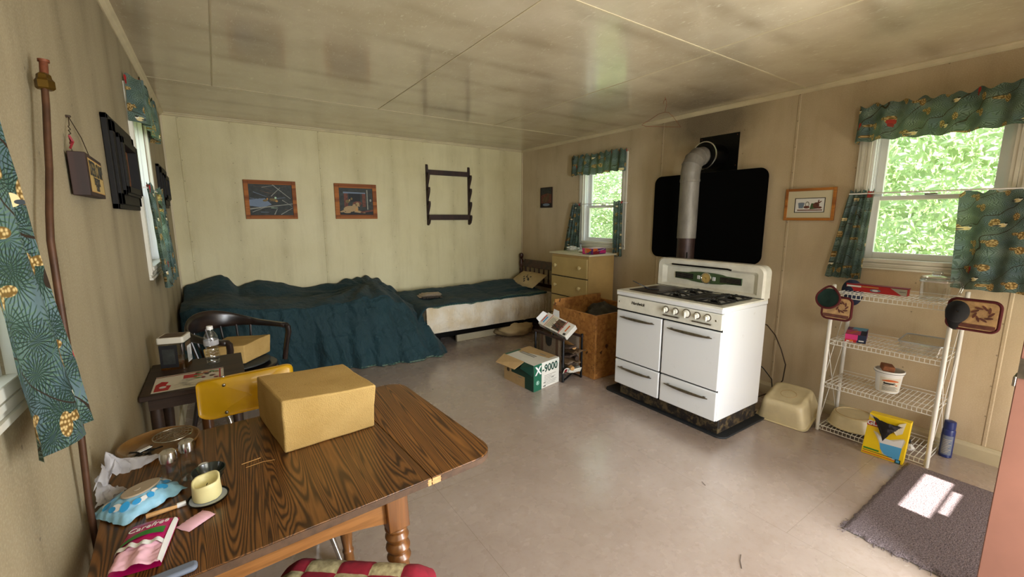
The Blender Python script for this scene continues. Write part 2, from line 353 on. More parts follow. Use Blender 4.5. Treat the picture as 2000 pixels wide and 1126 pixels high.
def curtain_mat(name, trans=.35, scale=1.0, nd_=1.0, base='#485c64', base2='#64797e'):
    """slate blue cotton printed with pine needles, cones and small birds"""
    t = NT(name); o = t.obj(); X, Y, Z = t.sep(o)[:3]; v = t.comb(t.math('MULTIPLY', t.math('ADD', Y, X), scale), t.math('MULTIPLY', Z, scale), 0.0)
    c = t.mix(t.ramp(t.noise(v, 7, 3), .35, .7), lin(base), lin(base2))
    def cell(off, sc, rnd=.9):
        vv = t.n('ShaderNodeVectorMath', {0: v, 1: (off, off * 1.7, 0)}, operation='ADD').outputs[0]
        q = t.n('ShaderNodeTexVoronoi', {'Vector': vv, 'Scale': sc}, voronoi_dimensions='2D'); q.inputs['Randomness'].default_value = rnd
        dv = t.n('ShaderNodeVectorMath', {0: vv, 1: q.outputs['Position']}, operation='SUBTRACT').outputs[0]
        dx, dy = t.sep(dv)[:2]; col = t.sep(q.outputs['Color'])
        return dx, dy, col
    def elli(dx, dy, cx, cy, rx, ry):
        a = t.math('MULTIPLY', t.math('SUBTRACT', dx, cx), 1 / rx); b = t.math('MULTIPLY', t.math('SUBTRACT', dy, cy), 1 / ry)
        return t.math('ADD', t.math('MULTIPLY', a, a), t.math('MULTIPLY', b, b))
    def inside(e, w=.15): return t.math('SUBTRACT', 1.0, t.ramp(e, 1 - w, 1.0))
    for off, sc, N, colr, dens in ((5.3, 10.0, 17, '#5f7a58', .6), (0.13, 10.0, 21, '#24402f', .85), (2.31, 9.0, 25, '#15241d', .88), (8.8, 8.0, 23, '#1d3329', .85)):
        dx, dy, cl = cell(off, sc)
        r = t.math('SQRT', t.math('ADD', t.math('MULTIPLY', dx, dx), t.math('MULTIPLY', dy, dy)))
        a = t.math('ARCTAN2', dy, dx)
        s1 = t.math('SINE', t.math('ADD', t.math('MULTIPLY', a, float(N)), t.math('MULTIPLY', t.noise(v, 30, 1), 3.0)))
        th = t.math('MULTIPLY', r, 1.0 / .062)
        nd = t.math('GREATER_THAN', s1, t.math('SUBTRACT', t.math('MULTIPLY', th, 1.35), .35))
        nd = t.math('MULTIPLY', nd, t.math('LESS_THAN', r, .066))
        c = t.mix(t.math('MULTIPLY', nd, dens * nd_), c, lin(colr))
    # branches
    wv = t.n('ShaderNodeTexWave', {'Vector': v, 'Scale': 2.3, 'Distortion': 9.0, 'Detail': 2.0}, wave_type='BANDS', bands_direction='DIAGONAL')
    c = t.mix(t.math('GREATER_THAN', wv.outputs['Fac'], .9975), c, lin('#2d221a'))
    # cones
    dx, dy, cl = cell(7.7, 7.5)
    e = elli(dx, dy, 0, 0, .021, .034); sel = t.math('GREATER_THAN', cl[0], .35)
    sc_ = t.n('ShaderNodeTexVoronoi', {'Vector': v, 'Scale': 95.0}, voronoi_dimensions='2D').outputs['Distance']
    cone = t.mix(t.ramp(sc_, .15, .5), lin('#cdb27a'), lin('#6d5226'))
    c = t.mix(t.math('MULTIPLY', inside(e), sel), c, cone)
    e = elli(dx, dy, .035, .012, .026, .014); c = t.mix(t.math('MULTIPLY', inside(e), sel), c, cone)
    # chickadees and cardinals
    dx, dy, cl = cell(3.9, 4.6, .8)
    s1 = t.math('LESS_THAN', cl[1], .5); s2 = t.math('GREATER_THAN', cl[1], .62)
    c = t.mix(t.math('MULTIPLY', inside(elli(dx, dy, 0, 0, .026, .017)), s1), c, lin('#e2cf9b'))
    c = t.mix(t.math('MULTIPLY', inside(elli(dx, dy, -.019, .012, .013, .012)), s1), c, lin('#e9e3cf'))
    c = t.mix(t.math('MULTIPLY', inside(elli(dx, dy, -.021, .019, .013, .0065)), s1), c, lin('#141414'))
    c = t.mix(t.math('MULTIPLY', inside(elli(dx, dy, .025, -.004, .018, .006)), s1), c, lin('#3c4248'))
    c = t.mix(t.math('MULTIPLY', inside(elli(dx, dy, 0, 0, .014, .024)), s2), c, lin('#a8262a'))
    c = t.mix(t.math('MULTIPLY', inside(elli(dx, dy, .006, -.03, .006, .02)), s2), c, lin('#8a1d22'))
    t.set('Base Color', c); t.set('Roughness', .85); t.set('Specular IOR Level', .2)
    tr = t.n('ShaderNodeBsdfTranslucent', {0: t.mix(.3, c, lin('#c2c8a8'))})
    mx = t.n('ShaderNodeMixShader', {0: trans, 1: t.b.outputs[0], 2: tr.outputs[0]}); t.t.links.new(mx.outputs[0], t.out.inputs[0])
    return t.m
curtain_mat('curtain_near', .15, 1.3, 1.0); curtain_mat('curtain_cloth', .24, 1.5, .72, '#5f747c', '#808f82')

t = NT('quilt'); o = t.obj(); n1 = t.noise(o, 3, 4)
t.set('Base Color', t.mix(n1, lin('#08262a'), lin('#0c363e'))); t.set('Roughness', .78); t.set('Sheen Weight', .05)
t.bump(t.math('ADD', t.noise(o, 16, 4, .6), t.math('MULTIPLY', t.noise(t.obj((1, 1, .5)), 9, 5, .65, 1.0), 1.6)), .8, .02)
t = NT('plaid'); o = t.obj(); X, Y, Z = t.sep(o)[:3]
w1 = t.math('GREATER_THAN', t.math('SINE', t.math('MULTIPLY', X, 190.0)), .2); w2 = t.math('GREATER_THAN', t.math('SINE', t.math('MULTIPLY', t.math('ADD', Y, Z), 230.0)), .2)
c = t.mix(w1, lin('#12302a'), lin('#2f5446')); c = t.mix(t.math('MULTIPLY', w2, .5), c, lin('#7f8a74')); t.set('Base Color', c); t.set('Roughness', .85)
t = NT('sheet'); o = t.obj(); t.set('Base Color', t.mix(t.ramp(t.noise(o, 5, 4), .4, .7), lin('#d8cfbd'), lin('#c9b694'))); t.set('Roughness', .85)
t.bump(t.math('ADD', t.noise(o, 26, 3, .5), t.noise(t.obj((3, 1, .35)), 9, 3)), .8, .02)

t = NT('foam'); o = t.obj(); n1 = t.noise(o, 5, 4, .6)
c = t.mix(t.ramp(n1, .3, .7), lin('#a8884f'), lin('#c0a065')); v1 = t.n('ShaderNodeTexVoronoi', {'Vector': o, 'Scale': 26.0}).outputs['Distance']
c = t.mix(t.math('MULTIPLY', t.math('LESS_THAN', v1, .06), .5), c, lin('#6f5220'))
t.set('Base Color', c); t.set('Roughness', .9); t.set('Specular IOR Level', .15); t.bump(t.math('ADD', t.noise(o, 260, 2), t.math('MULTIPLY', t.noise(o, 14, 3), 1.0)), .5, .004)

t = NT('enamel'); o = t.obj(); t.set('Base Color', t.mix(t.math('MULTIPLY', t.ramp(t.noise(o, 14, 6, .75), .62, .75), .25), lin('#d9dadb'), lin('#9b9384'))); t.set('Roughness', .16); t.set('Coat Weight', .3)
mat('enamel_aged', '#d6d3c6', .22, var=.12, vs=9, coat=.2)
mat('chrome', '#c9c9c6', .18, 1, var=.1, vs=30); mat('chrome_worn', '#8b8377', .32, 1, var=.35, vs=35)
mat('cast_iron', '#14120f', .5, .2, var=.4, vs=40, bump=.3); mat('black_steel', '#0b0a0a', .32, .6, var=.3, vs=12)
mat('griddle', '#2c1f17', .45, .4, var=.5, vs=14, bump=.3); mat('black', '#0c0c0d', .6); mat('black_soft', '#131316', .95)
mat('gap', '#050505', .9)
t = NT('plinth'); o = t.obj(); t.set('Base Color', t.mix(t.ramp(t.noise(o, 24, 5, .7), .48, .6), lin('#1a1412'), lin('#57482f'))); t.set('Roughness', .55)
mat('rubber', '#14171a', .6, bump=.2, bs=120); mat('heat_board', '#040404', 1, spec=.1)
t = NT('galvanised'); o = t.obj((1, 1, .3)); t.set('Base Color', t.mix(t.ramp(t.noise(o, 16, 5, .7), .3, .7), lin('#6c675f'), lin('#8a847a'))); t.set('Metallic', .35); t.set('Roughness', .55); t.bump(t.noise(o, 30, 3), .2, .003)
mat('pipe_brown', '#3a2823', .45, .3, var=.3, vs=20); mat('clock_green', '#4c6040', .3, .3, var=.15, vs=20); mat('dial', '#b99c5c', .4)
mat('white_paint', '#d9d5c6', .45, var=.05); mat('window_white', '#d5d2c4', .42, var=.06, vs=6); mat('vinyl', '#e0e2e0', .35)
mat('crown', '#c3b594', .5, var=.12, vs=5); mat('trim_cream', '#b5a788', .55, var=.12, vs=8); mat('base_cream', '#bfb394', .55, var=.12, vs=5)
panes('glass_pane', gloss=.03); panes('clear_glass', (.86, .88, .88, 1), .10, .03); panes('clear_plastic', (.93, .95, .96, 1), .12, .05); panes('tinted_plastic', (.78, .76, .70, 1), .15, .12)
panes('amber_plastic', (.80, .55, .18, 1), .12, .1); t = NT('film_plastic'); t.set('Base Color', lin('#d8d6da')); t.set('Roughness', .45); tr = t.n('ShaderNodeBsdfTranslucent', {0: lin('#dcdce0')}); tp = t.n('ShaderNodeBsdfTransparent'); a_ = t.n('ShaderNodeMixShader', {0: .4, 1: t.b.outputs[0], 2: tr.outputs[0]}); b_ = t.n('ShaderNodeMixShader', {0: .25, 1: a_.outputs[0], 2: tp.outputs[0]}); t.t.links.new(b_.outputs[0], t.out.inputs[0])
mat('cream_paint', '#b59d64', .42, var=.08, vs=5); mat('cream_side', '#b0925c', .45, var=.15, vs=4)
mat('cream_top', '#cdc4a4', .35, var=.06); mat('knob_cream', '#d2c08c', .3)
mat('door_paint', '#7a5040', .5, var=.12, vs=3, bump=.15, bs=14); mat('brass', '#6f5524', .35, .9, var=.25, vs=30)
mat('copper', '#4b2f1c', .55, .3, var=.35, vs=16); mat('rusty', '#6e3a22', .6, .3, var=.3, vs=60)
mat('yellow', '#d2a312', .35, var=.06, vs=8, coat=.15); mat('tan_plastic', '#c9bb95', .4, var=.12, vs=9, bump=.05)
mat('white', '#dcdcda', .5); mat('white_gloss', '#e6e6e4', .25); mat('paper', '#d8d2c2', .7, var=.04); mat('cardboard', '#b59668', .75, var=.08, vs=20)
mat('box_white', '#d3cfc4', .6, var=.06, vs=8); mat('box_green', '#1a5a42', .5, var=.08); mat('box_green_dark', '#123c30', .5); mat('mint', '#bfe0d4', .5)
mat('print_dark', '#2a2a28', .6); mat('print_grey', '#7e7c76', .6); mat('red', '#b31f22', .5); mat('red_dark', '#7c1520', .6); mat('pink', '#d79ab0', .55); mat('pink_pale', '#e2b3c2', .6)
mat('magenta', '#b81262', .35, var=.15, vs=20); mat('magenta_dark', '#8c0f3c', .35, var=.1); mat('leaf_green', '#2f7a2b', .4, var=.2, vs=50)
mat('blue_print', '#2c93cf', .4); mat('blue_pale', '#8fc2dd', .35, var=.15, vs=26, bump=.5, bs=24); mat('wipe_lid', '#a2927c', .4, var=.05); mat('yellow_box', '#e6c40f', .45, var=.04)
mat('orange', '#c8642a', .5); mat('purple', '#5a2468', .5); mat('navy', '#15203a', .8, var=.1); mat('hot_pink', '#c02a6e', .5); mat('sky_blue', '#4f9fd0', .5); mat('aluminium', '#cfcdc4', .3, 1, var=.1, vs=20)
mat('candle_wax', '#d9cf97', .45, var=.05, trans=0); mat('bowl_green', '#1a221c', .25, coat=.4); mat('amber_tray', '#6d4a1c', .3, coat=.5, var=.2, vs=14)
mat('can_blue', '#1a2b66', .3); mat('grey_blue', '#6d7688', .6); mat('tea', '#56422c', .6, var=.4, vs=40); mat('pillowcase', '#bba67e', .85, var=.12, vs=8, bump=.4, bs=9)
mat('burgundy', '#4f1217', .9); mat('quilted', '#b9966a', .9, var=.25, vs=34, bump=.5, bs=70); mat('mitt_green', '#13302a', .95); mat('weave', '#6c5d4c', .9, var=.2, vs=120, bump=.5, bs=300)
mat('weave_stripe', '#4a3322', .9, var=.1, vs=60); mat('bag_dark', '#3a362c', .8, var=.5, vs=9, bump=.5, bs=20); mat('log_end', '#b88a52', .8, var=.15, vs=40); mat('bark', '#3b2a1e', .9, var=.4, vs=40, bump=.5)
mat('brick_sponge', '#7c4a2c', .9, var=.3, vs=40, bump=.4); mat('white_wire', '#d8d6cf', .4); mat('wire_dark', '#3a2c20', .5, .5); mat('sink_grey', '#9fa6ad', .4); mat('straw', '#b98a4a', .6)
mat('mat_board', '#c8bfa2', .7); mat('mat_brown', '#7a4a28', .6); mat('scarf', '#b5a799', .9, var=.3, vs=70, bump=.5, bs=90); mat('fringe', '#4c433c', .95); mat('asphalt', '#5c5850', .9)
mat('ph_dark', '#2f3230', .7, var=.4, vs=26); mat('ph_black', '#16161a', .7, var=.3, vs=30); mat('ph_log', '#8a8a80', .7, var=.2, vs=60); mat('dog', '#a08660', .7, var=.15, vs=80); mat('ph_red', '#63382c', .7, var=.4, vs=40)
mat('ph_blue', '#6d7c90', .7); mat('ph_duck', '#6c5a36', .7, var=.3, vs=60); mat('bags_black', '#0d0d10', .35, coat=.2)
t = NT('rug'); o = t.obj(); t.set('Base Color', t.mix(t.ramp(t.noise(o, 160, 3, .7), .35, .65), lin('#473c40'), lin('#8d7f82'))); t.set('Roughness', .95); t.bump(t.noise(o, 220, 2), .8, .006)
t = NT('plush_red'); o = t.obj(); t.set('Base Color', t.mix(t.noise(o, 60, 3), lin('#6d0f22'), lin('#a01a30'))); t.set('Roughness', .95)
t = NT('plush_cream'); o = t.obj(); t.set('Base Color', t.mix(t.ramp(t.noise(o, 70, 3), .3, .7), lin('#8c7f5c'), lin('#c2b78c'))); t.set('Roughness', .95)
t = NT('leafage'); o = t.obj(); t.set('Base Color', t.mix(t.noise(o, 1.3, 3), lin('#8aa377'), lin('#c2d1b0'))); t.set('Roughness', .6)
tr = t.n('ShaderNodeBsdfTranslucent', {0: lin('#b3c493')}); mx = t.n('ShaderNodeMixShader', {0: .5, 1: t.b.outputs[0], 2: tr.outputs[0]}); t.t.links.new(mx.outputs[0], t.out.inputs[0])
t = NT('leaf_bank'); o = t.obj(); v1 = t.n('ShaderNodeTexVoronoi', {'Vector': o, 'Scale': 7.0}).outputs['Color']; t.set('Base Color', t.mix(t.sep(v1)[0], lin('#94ab80'), lin('#bccaa6'))); t.set('Roughness', .8)
t = NT('ground'); o = t.obj(); t.set('Base Color', t.mix(t.noise(o, 3, 4), lin('#5a6b3a'), lin('#8a8a5a'))); t.set('Roughness', .9)

# ------------------------------------------------------------------ the room
def wall(name, ax, at, out, a0, a1, holes, material):
    """sheet of wall at coordinate `at` on axis ax, thickness towards `out`; holes = (a0, a1, z0, z1)"""
    m = MB(); As = sorted({a0, a1, *[h[0] for h in holes], *[h[1] for h in holes]}); Zs = sorted({0, H, *[h[2] for h in holes], *[h[3] for h in holes]})
    P = (lambda a, z, t: (at + t, a, z)) if ax == 0 else (lambda a, z, t: (a, at + t, z))
    hol = lambda a, z: any(h[0] < a < h[1] and h[2] < z < h[3] for h in holes)
    for p, q in zip(As, As[1:]):
        for r, s in zip(Zs, Zs[1:]):
            if hol((p + q) / 2, (r + s) / 2): continue
            for t in (0, out): m.quad(P(p, r, t), P(q, r, t), P(q, s, t), P(p, s, t))
    for h in holes:
        c = [(h[0], h[2]), (h[1], h[2]), (h[1], h[3]), (h[0], h[3])]
        for i in range(4):
            u, v = c[i], c[(i + 1) % 4]; m.quad(P(*u, 0), P(*v, 0), P(*v, out), P(*u, out))
    return struct(m.build(name, material, smooth=False))
HO = {1: (3.92, 4.53, 1.19, 2.12), 2: (1.06, 1.71, 1.19, 2.12), 3: (3.79, 4.39, 1.19, 2.12), 4: (1.05, 1.70, 1.19, 2.12)}
wall('wall_right', 0, W, .13, YS - .13, D + .13, [HO[1], HO[2]], 'wall_right')
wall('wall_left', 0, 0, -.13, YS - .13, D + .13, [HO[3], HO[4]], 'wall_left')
wall('wall_back', 1, D, .13, 0, W, [], 'wall_back')
wall('wall_front', 1, YS, -.13, 0, W, [(1.72, 2.60, 0, 2.04), (.5, 1.4, 1.15, 2.15), (2.95, 3.75, 1.0, 1.4), (2.8, 3.8, .26, .9)], 'wall_front')  # all holes except the doorway are added to let light in
struct(MB().box(-.13, W + .13, YS - .13, D + .13, -.1, 0).build('floor', 'floor', smooth=False))
struct(MB().box(-.13, W + .13, YS - .13, D + .13, H, H + .1).build('ceiling', 'ceiling', smooth=False))
# added slab out of view over the doorway: keeps sun off the cabin floor
struct(MB().box(.2, 2.86, YS - 2.7, YS - .14, 2.22, 2.3).build('sun_block_slab', 'white_paint', smooth=False))
# added unseen board with two slots that shape the sun patch on the rug
sh = MB(); T = SUN_T; zz = lambda y: (y - (YS - .10)) * T
slots = [(3.085, 3.575, zz(1.006), zz(1.127)), (3.18, 3.48, zz(.957), zz(.996))]
As = sorted({2.95, 3.75, *[s[0] for s in slots], *[s[1] for s in slots]}); Zs = sorted({1.0, 1.4, *[s[2] for s in slots], *[s[3] for s in slots]})
for p, q in zip(As, As[1:]):
    for r, s in zip(Zs, Zs[1:]):
        if not any(h[0] < (p + q) / 2 < h[1] and h[2] < (r + s) / 2 < h[3] for h in slots): sh.box(p, q, YS - .104, YS - .096, r, s)
struct(sh.build('window_5', 'white_paint', smooth=False))

# floor/ceiling trims
def crown(name, pts, ax, a, b, material='crown'): return struct(MB().prism(pts, ax, a, b).build(name, material, smooth=False))
cr = [(0, 0), (.034, 0), (.034, .006), (.022, .014), (.016, .026), (.006, .034), (0, .034)]
crown('trim_1', [(W - p, H - q) for p, q in cr], 1, YS, D)
crown('trim_2', [(p, H - q) for p, q in cr], 1, YS, D)
crown('trim_3', [(D - p, H - q * .8) for p, q in cr], 0, 0, W)
struct(MB().box(W - .014, W, D - .014, D, 0, H - .03).build('trim_4', 'crown', smooth=False))
struct(MB().box(0, .014, D - .014, D, 0, H - .03).build('trim_5', 'crown', smooth=False))
crown('baseboard_right', [(W, 0), (W - .018, 0), (W - .018, .075), (W - .012, .088), (W - .010, .1), (W, .1)], 1, YS, D, 'base_cream')
crown('baseboard_back', [(D, 0), (D - .018, 0), (D - .018, .075), (D - .012, .088), (D - .01, .1), (D, .1)], 0, 0, W, 'base_cream')
crown('baseboard_left', [(0, 0), (.018, 0), (.018, .075), (.012, .088), (.01, .1), (0, .1)], 1, YS, D, 'base_cream')
n = 6
for y in (2.199, 3.42, .965):
    struct(MB().prism([(W, y - .011), (W - .003, y - .006), (W - .003, y + .006), (W, y + .011)], 2, .1, H - .03).build('trim_%d' % n, 'wall_right', smooth=False)); n += 1
for x in (.128, 1.353):
    struct(MB().prism([(x - .011, D), (x - .006, D - .003), (x + .006, D - .003), (x + .011, D)], 2, .1, H - .03).build('trim_%d' % n, 'wall_back', smooth=False)); n += 1
for x0, x1, y0, y1 in ((.03, W - .03, 2.155 - .004, 2.155 + .004), (.03, W - .03, 4.6 - .004, 4.6 + .004), (.403, .411, 2.16, 4.6), (1.628, 1.636, 2.16, 4.6), (2.848, 2.856, 2.16, 4.6), (2.81, 2.818, YS, 2.15), (1.59, 1.598, YS, 2.15)):
    struct(MB().box(x0, x1, y0, y1, H - .0022, H).build('trim_%d' % n, 'trim_cream', smooth=False)); n += 1

# ------------------------------------------------------------------ windows
def window(k, side):
    """double hung window in hole k; side +1 right wall, -1 left wall"""
    y0, y1, z0, z1 = HO[k]; xi = W if side > 0 else 0; sx = side
    X = lambda d: xi + sx * d                       # d>0 goes outwards
    r = bpy.data.objects.new('window_%d' % k, None); COL.objects.link(r); r['_o'] = (xi, (y0 + y1) / 2, z0); r.location = r['_o']; r['kind'] = 'structure'
    def bx(name, a, b, c, d, e, f, m='window_white', bev=.002):
        p, q = sorted((X(a), X(b))); return MB().box(p, q, c, d, e, f).build(name, m, r, bev=bev)
    cw = .072
    cas = MB()
    def rib(a, b, e, f, vert=True):
        for i in range(4):
            w = (b - a) / 4; dd = (.016, .010, .016, .011)[i]
            p, q = sorted((X(-dd), X(0)))
            if vert: cas.box(p, q, a + w * i + .001, a + w * (i + 1), e, f)
            else: cas.box(p, q, e, f, a + w * i + .001, a + w * (i + 1))
    rib(y0 - cw, y0, z0 - .03, z1 + cw); rib(y1, y1 + cw, z0 - .03, z1 + cw); rib(z1, z1 + cw, y0, y1, False); rib(z0 - .06, z0 - .004, y0 - cw, y1 + cw, False)
    cas.build('casing', 'window_white', r, smooth=False)
    bx('sill', -.02, .09, y0 - .002, y1 + .002, z0 - .012, z0 + .012)
    # jamb liner
    jm = MB()
    for a, b in ((y0, y0 + .016), (y1 - .016, y1)):
        p, q = sorted((X(0.004), X(.12))); jm.box(p, q, a, b, z0, z1)
        for dd in (.03, .065):
            p, q = sorted((X(dd), X(dd + .012))); jm.box(p, q, a - .006 if a > y0 else a, b if a > y0 else b + .006, z0, z1)
    p, q = sorted((X(.004), X(.12))); jm.box(p, q, y0, y1, z1 - .016, z1); jm.build('jamb', 'vinyl', r, smooth=False)
    zm = 1.615
    for nm, d0, a, b in (('sash', .040, z0 + .012, zm + .012), ('sash', .074, zm - .018, z1 - .016)):
        w = .042; m = MB(); p, q = sorted((X(d0), X(d0 + .030))); c, d = y0 + .022, y1 - .022
        m.box(p, q, c, c + w, a, b); m.box(p, q, d - w, d, a, b); m.box(p, q, c + w, d - w, a, a + (w if d0 < .06 else .03)); m.box(p, q, c + w, d - w, b - (.028 if d0 < .06 else w), b)
        s_ = m.build(nm, 'vinyl', r, bev=.003)
        MB().quad((X(d0 + .015), c + w - .004, a), (X(d0 + .015), d - w + .004, a), (X(d0 + .015), d - w + .004, b), (X(d0 + .015), c + w - .004, b)).build('pane', 'glass_pane', s_, smooth=False)
    bx('latch', .022, .04, (y0 + y1) / 2 - .03, (y0 + y1) / 2 + .03, zm + .012, zm + .022, 'chrome_worn')
    return r
window(1, 1); window(2, 1); window(3, -1); window(4, -1)

def curtain(name, label, side, fn, nfold, group, material='curtain_cloth', header=0, nu=70, nv=26):
    """fn(u, v) -> (y, z, standoff) with u across and v top to bottom; pleats ride on the standoff"""
    xi = W if side > 0 else 0; ph = random.random() * 6; m = MB()
    def f(u, v):
        y, z, s_ = fn(u, v); a = .011 + .012 * v
        if header and v < header: a = .012
        w = math.sin(u * nfold * 2 * math.pi + ph + .6 * math.sin(3 * v + ph)) * .7 + .3 * math.sin(u * nfold * 4.7 + ph * 2)
        s_ += a * w + .004 * fbm(u * 6, v * 3, ph)
        if header and v < header: z += .010 * math.sin(u * nfold * 9) + .006 * math.sin(u * 61)
        z += .004 * math.sin(u * nfold * 6.3 + 1) * (v > .95)
        return (xi - side * max(s_, .006), y, z)
    m.grid(f, nu, nv)
    c = f(.5, 0); return tag(m.build(name, material, smooth='all', loc=(c[0], c[1], c[2] - .3)), label, 'curtain', group)
def valance(k, side, label, y0, y1, z0=1.985, z1=2.215, nf=9):
    sd = .07
    def fn(u, v):
        # returns to the wall at both ends
        e = .07
        if u < e: return y0 + .004, z1 - (z1 - z0) * v, .008 + (sd - .008) * u / e
        if u > 1 - e: return y1 - .004, z1 - (z1 - z0) * v, .008 + (sd - .008) * (1 - u) / e
        t = (u - e) / (1 - 2 * e); return y0 + (y1 - y0) * t, z1 - (z1 - z0) * v + .006 * math.sin(t * 9), sd
    curtain('valance', label, side, fn, nf, None, header=.22, nu=110, nv=18)
def tier(side, label, yt0, yt1, yb0, yb1, zt, zb, st=.045, sb=.07, nf=4, flare=1.0, lean=0, **k):
    def fn(u, v):
        f = v ** flare; return yt0 + (yt1 - yt0) * u + ((yb0 - yt0) * (1 - u) + (yb1 - yt1) * u) * f, zt - (zt - zb(u) if callable(zb) else zt - zb) * v, st + (sb - st) * v + lean * (u - .35) * (.4 + v)
    curtain('curtain', label, side, fn, nf, None, header=.05, **k)
valance(1, 1, 'pine and bird print valance over the small window behind the dresser', 3.86, 4.70)
valance(2, 1, 'wide pine and bird print valance over the window above the wire shelf', .80, 1.79, nf=10)
valance(3, -1, 'dark pine print valance on the window beside the black shadowbox', 3.70, 4.50)
tier(1, 'narrow gathered curtain at the left of the small window behind the dresser', 4.52, 4.68, 4.50, 4.80, 1.655, 1.06, nf=5)
tier(1, 'gathered curtain at the small window hanging nearest the black heat shield', 3.86, 4.00, 3.83, 3.96, 1.665, 1.055, nf=4)
tier(1, 'flared curtain between the framed print and the large window', 1.66, 1.80, 1.66, 1.875, 1.665, 1.055, nf=4, st=.03)
tier(1, 'wide backlit curtain over the lower right of the large window', .72, 1.245, .72, 1.215, 1.635, 1.055, nf=4, st=.03, sb=.05, flare=1)
tier(-1, 'dark gathered curtain panel nearest the black shadowbox on the left wall', 3.74, 3.90, 3.88, 4.18, 1.665, 1.06, nf=5, sb=.06)
tier(-1, 'curtain panel on the left wall hanging beside the far black frame', 4.24, 4.46, 4.28, 4.50, 1.665, 1.06, nf=5, sb=.06)
tier(-1, 'large slate blue pine and chickadee curtain closest to the table', 1.56, 1.705, 1.60, 1.80, 1.675, 1.055, st=.035, sb=.06, nf=1.6, flare=.9, lean=.03, material='curtain_near', nu=130, nv=50)
valance(4, -1, 'pine print valance above the curtain closest to the table', .98, 1.735, nf=8)
# slim white rods
for nm, side, y0, y1, lb in (('curtain_rod', 1, 3.84, 4.70, 'slim white rod across the small window behind the dresser'), ('curtain_rod', 1, .76, 1.80, 'slim white rod across the window above the wire shelf'), ('curtain_rod', -1, 3.72, 4.47, 'slim white rod across the window beside the black shadowbox')):
    xi = W if side > 0 else 0; x = xi - side * .04
    m = MB(); m.tube([(xi, y0, 1.645), (x, y0 + .004, 1.645), (x, y0 + .02, 1.645), (x, y1 - .02, 1.645), (x, y1 - .004, 1.645), (xi, y1, 1.645)], .005, 6)
    tag(m.build(nm, 'white_gloss', loc=(x, (y0 + y1) / 2, 1.645)), lb, 'curtain rod')

# door leaf standing open, seen edge on
dr = bpy.data.objects.new('door_1', None); COL.objects.link(dr); dr['_o'] = (2.62, YS, 0); dr.location = dr['_o']; dr['kind'] = 'structure'
MB().box(2.60, 2.64, YS - .08, .7655, .012, 2.02).build('door_leaf', 'door_paint', dr, bev=.003)
MB().box(2.594, 2.60, .705, .7645, .93, 1.0).build('latch_plate', 'chrome_worn', dr)
MB().box(2.585, 2.655, .764, .772, .90, .935).build('strike', 'chrome_worn', dr, bev=.002)

# ------------------------------------------------------------------ outside
random.seed(3)
def leaves(name, label, box, n, size):
    m = MB(); x0, x1, y0, y1, z0, z1 = box
    for i in range(n):
        c = Vector((random.uniform(x0, x1), random.uniform(y0, y1), random.uniform(z0, z1))); s_ = size * random.uniform(.5, 1.3)
        a = Vector([random.gauss(0, 1) for _ in range(3)]).normalized(); b = a.orthogonal().normalized() * s_ * .45; a = a * s_
        m.add([c - a, c + b, c + a, c - b], [(0, 1, 2, 3)])
    return tag(m.build(name, 'leafage', smooth=False), label, None, kind='stuff')
leaves('foliage', 'sunlit green foliage outside the windows', (6.4, 9.6, .2, 10.5, -.2, 4.2), 42000, .055)
leaves('foliage', 'sunlit green foliage outside the left wall windows', (-6.5, -3.2, 4, 14, -.2, 5), 9000, .09)
def bank(x, y0, y1, name):
    m = MB(); m.grid(lambda u, v: (x + .5 * fbm(u * 30, v * 12, x) + .2 * fbm(u * 90, v * 40, 3), y0 + (y1 - y0) * u, -.3 + 7.5 * v), 120, 50)
    tag(m.build(name, 'leaf_bank', smooth='all'), 'dense green bank of trees outside the cabin', None, kind='stuff')
bank(10.5, -6, 24, 'treeline'); bank(-8, -4, 22, 'treeline')
struct(MB().box(-25, 30, -25, 40, -.35, -.25).build('ground', 'ground', smooth=False))

# ------------------------------------------------------------------ foreground table
TH = math.atan2(.0675, 1); TM = Matrix.Translation((.047, 1.583, 0)) @ Matrix.Rotation(TH, 4, 'Z')
def TL(m): m.M = TM; return m
table = thing('dining_table', 'wood grain laminate drop leaf table against the left wall holding the large foam block', 'table', (.5, 1.98, 0))
def top_poly(x0, x1, right):
    x0 = max(x0, .013)
    y0, y1, r = 0, .745, .075
    p = [(x0, y0)]
    if right: p += [(x1 - r + r * math.sin(R(a)), y0 + r - r * math.cos(R(a))) for a in range(0, 91, 15)] + [(x1 - r + r * math.cos(R(a)), y1 - r + r * math.sin(R(a))) for a in range(0, 91, 15)]
    else: p += [(x1, y0), (x1, y1)]
    return p + [(x0, y1)]
TZ = .75
TL(MB()).prism(top_poly(0, .733, False), 2, TZ - .024, TZ).build('tabletop', 'laminate', table, bev=.0015)
TL(MB()).prism(top_poly(.736, .965, True), 2, TZ - .024, TZ).build('drop_leaf', 'laminate_leaf', table, bev=.0015)
eb = MB(); eb.M = TM
eb.box(.013, .725, -.0012, 0, TZ - .022, TZ - .003); eb.build('edge_strip', 'edge_band', table, smooth=False)
eb = MB(); eb.M = TM
pl = [(.765, -.001), (.89, -.001)] + [(.965 - .075 + .0762 * math.sin(R(a)), .075 - .0762 * math.cos(R(a))) for a in range(15, 91, 15)]
for (a, b), (c, d) in zip(pl, pl[1:]): eb.quad((a, b, TZ - .022), (c, d, TZ - .022), (c, d, TZ - .003), (a, b, TZ - .003))
eb.build('edge_strip', 'edge_band', table, smooth=False)
eb = MB(); eb.M = TM; eb.box(.722, .733, -.0016, 0, TZ - .022, TZ - .003); eb.box(.736, .762, -.0016, 0, TZ - .022, TZ - .003); eb.box(.720, .764, -.002, -.0008, TZ - .0135, TZ - .011); eb.build('hinge_block', 'edge_light', table, smooth=False)
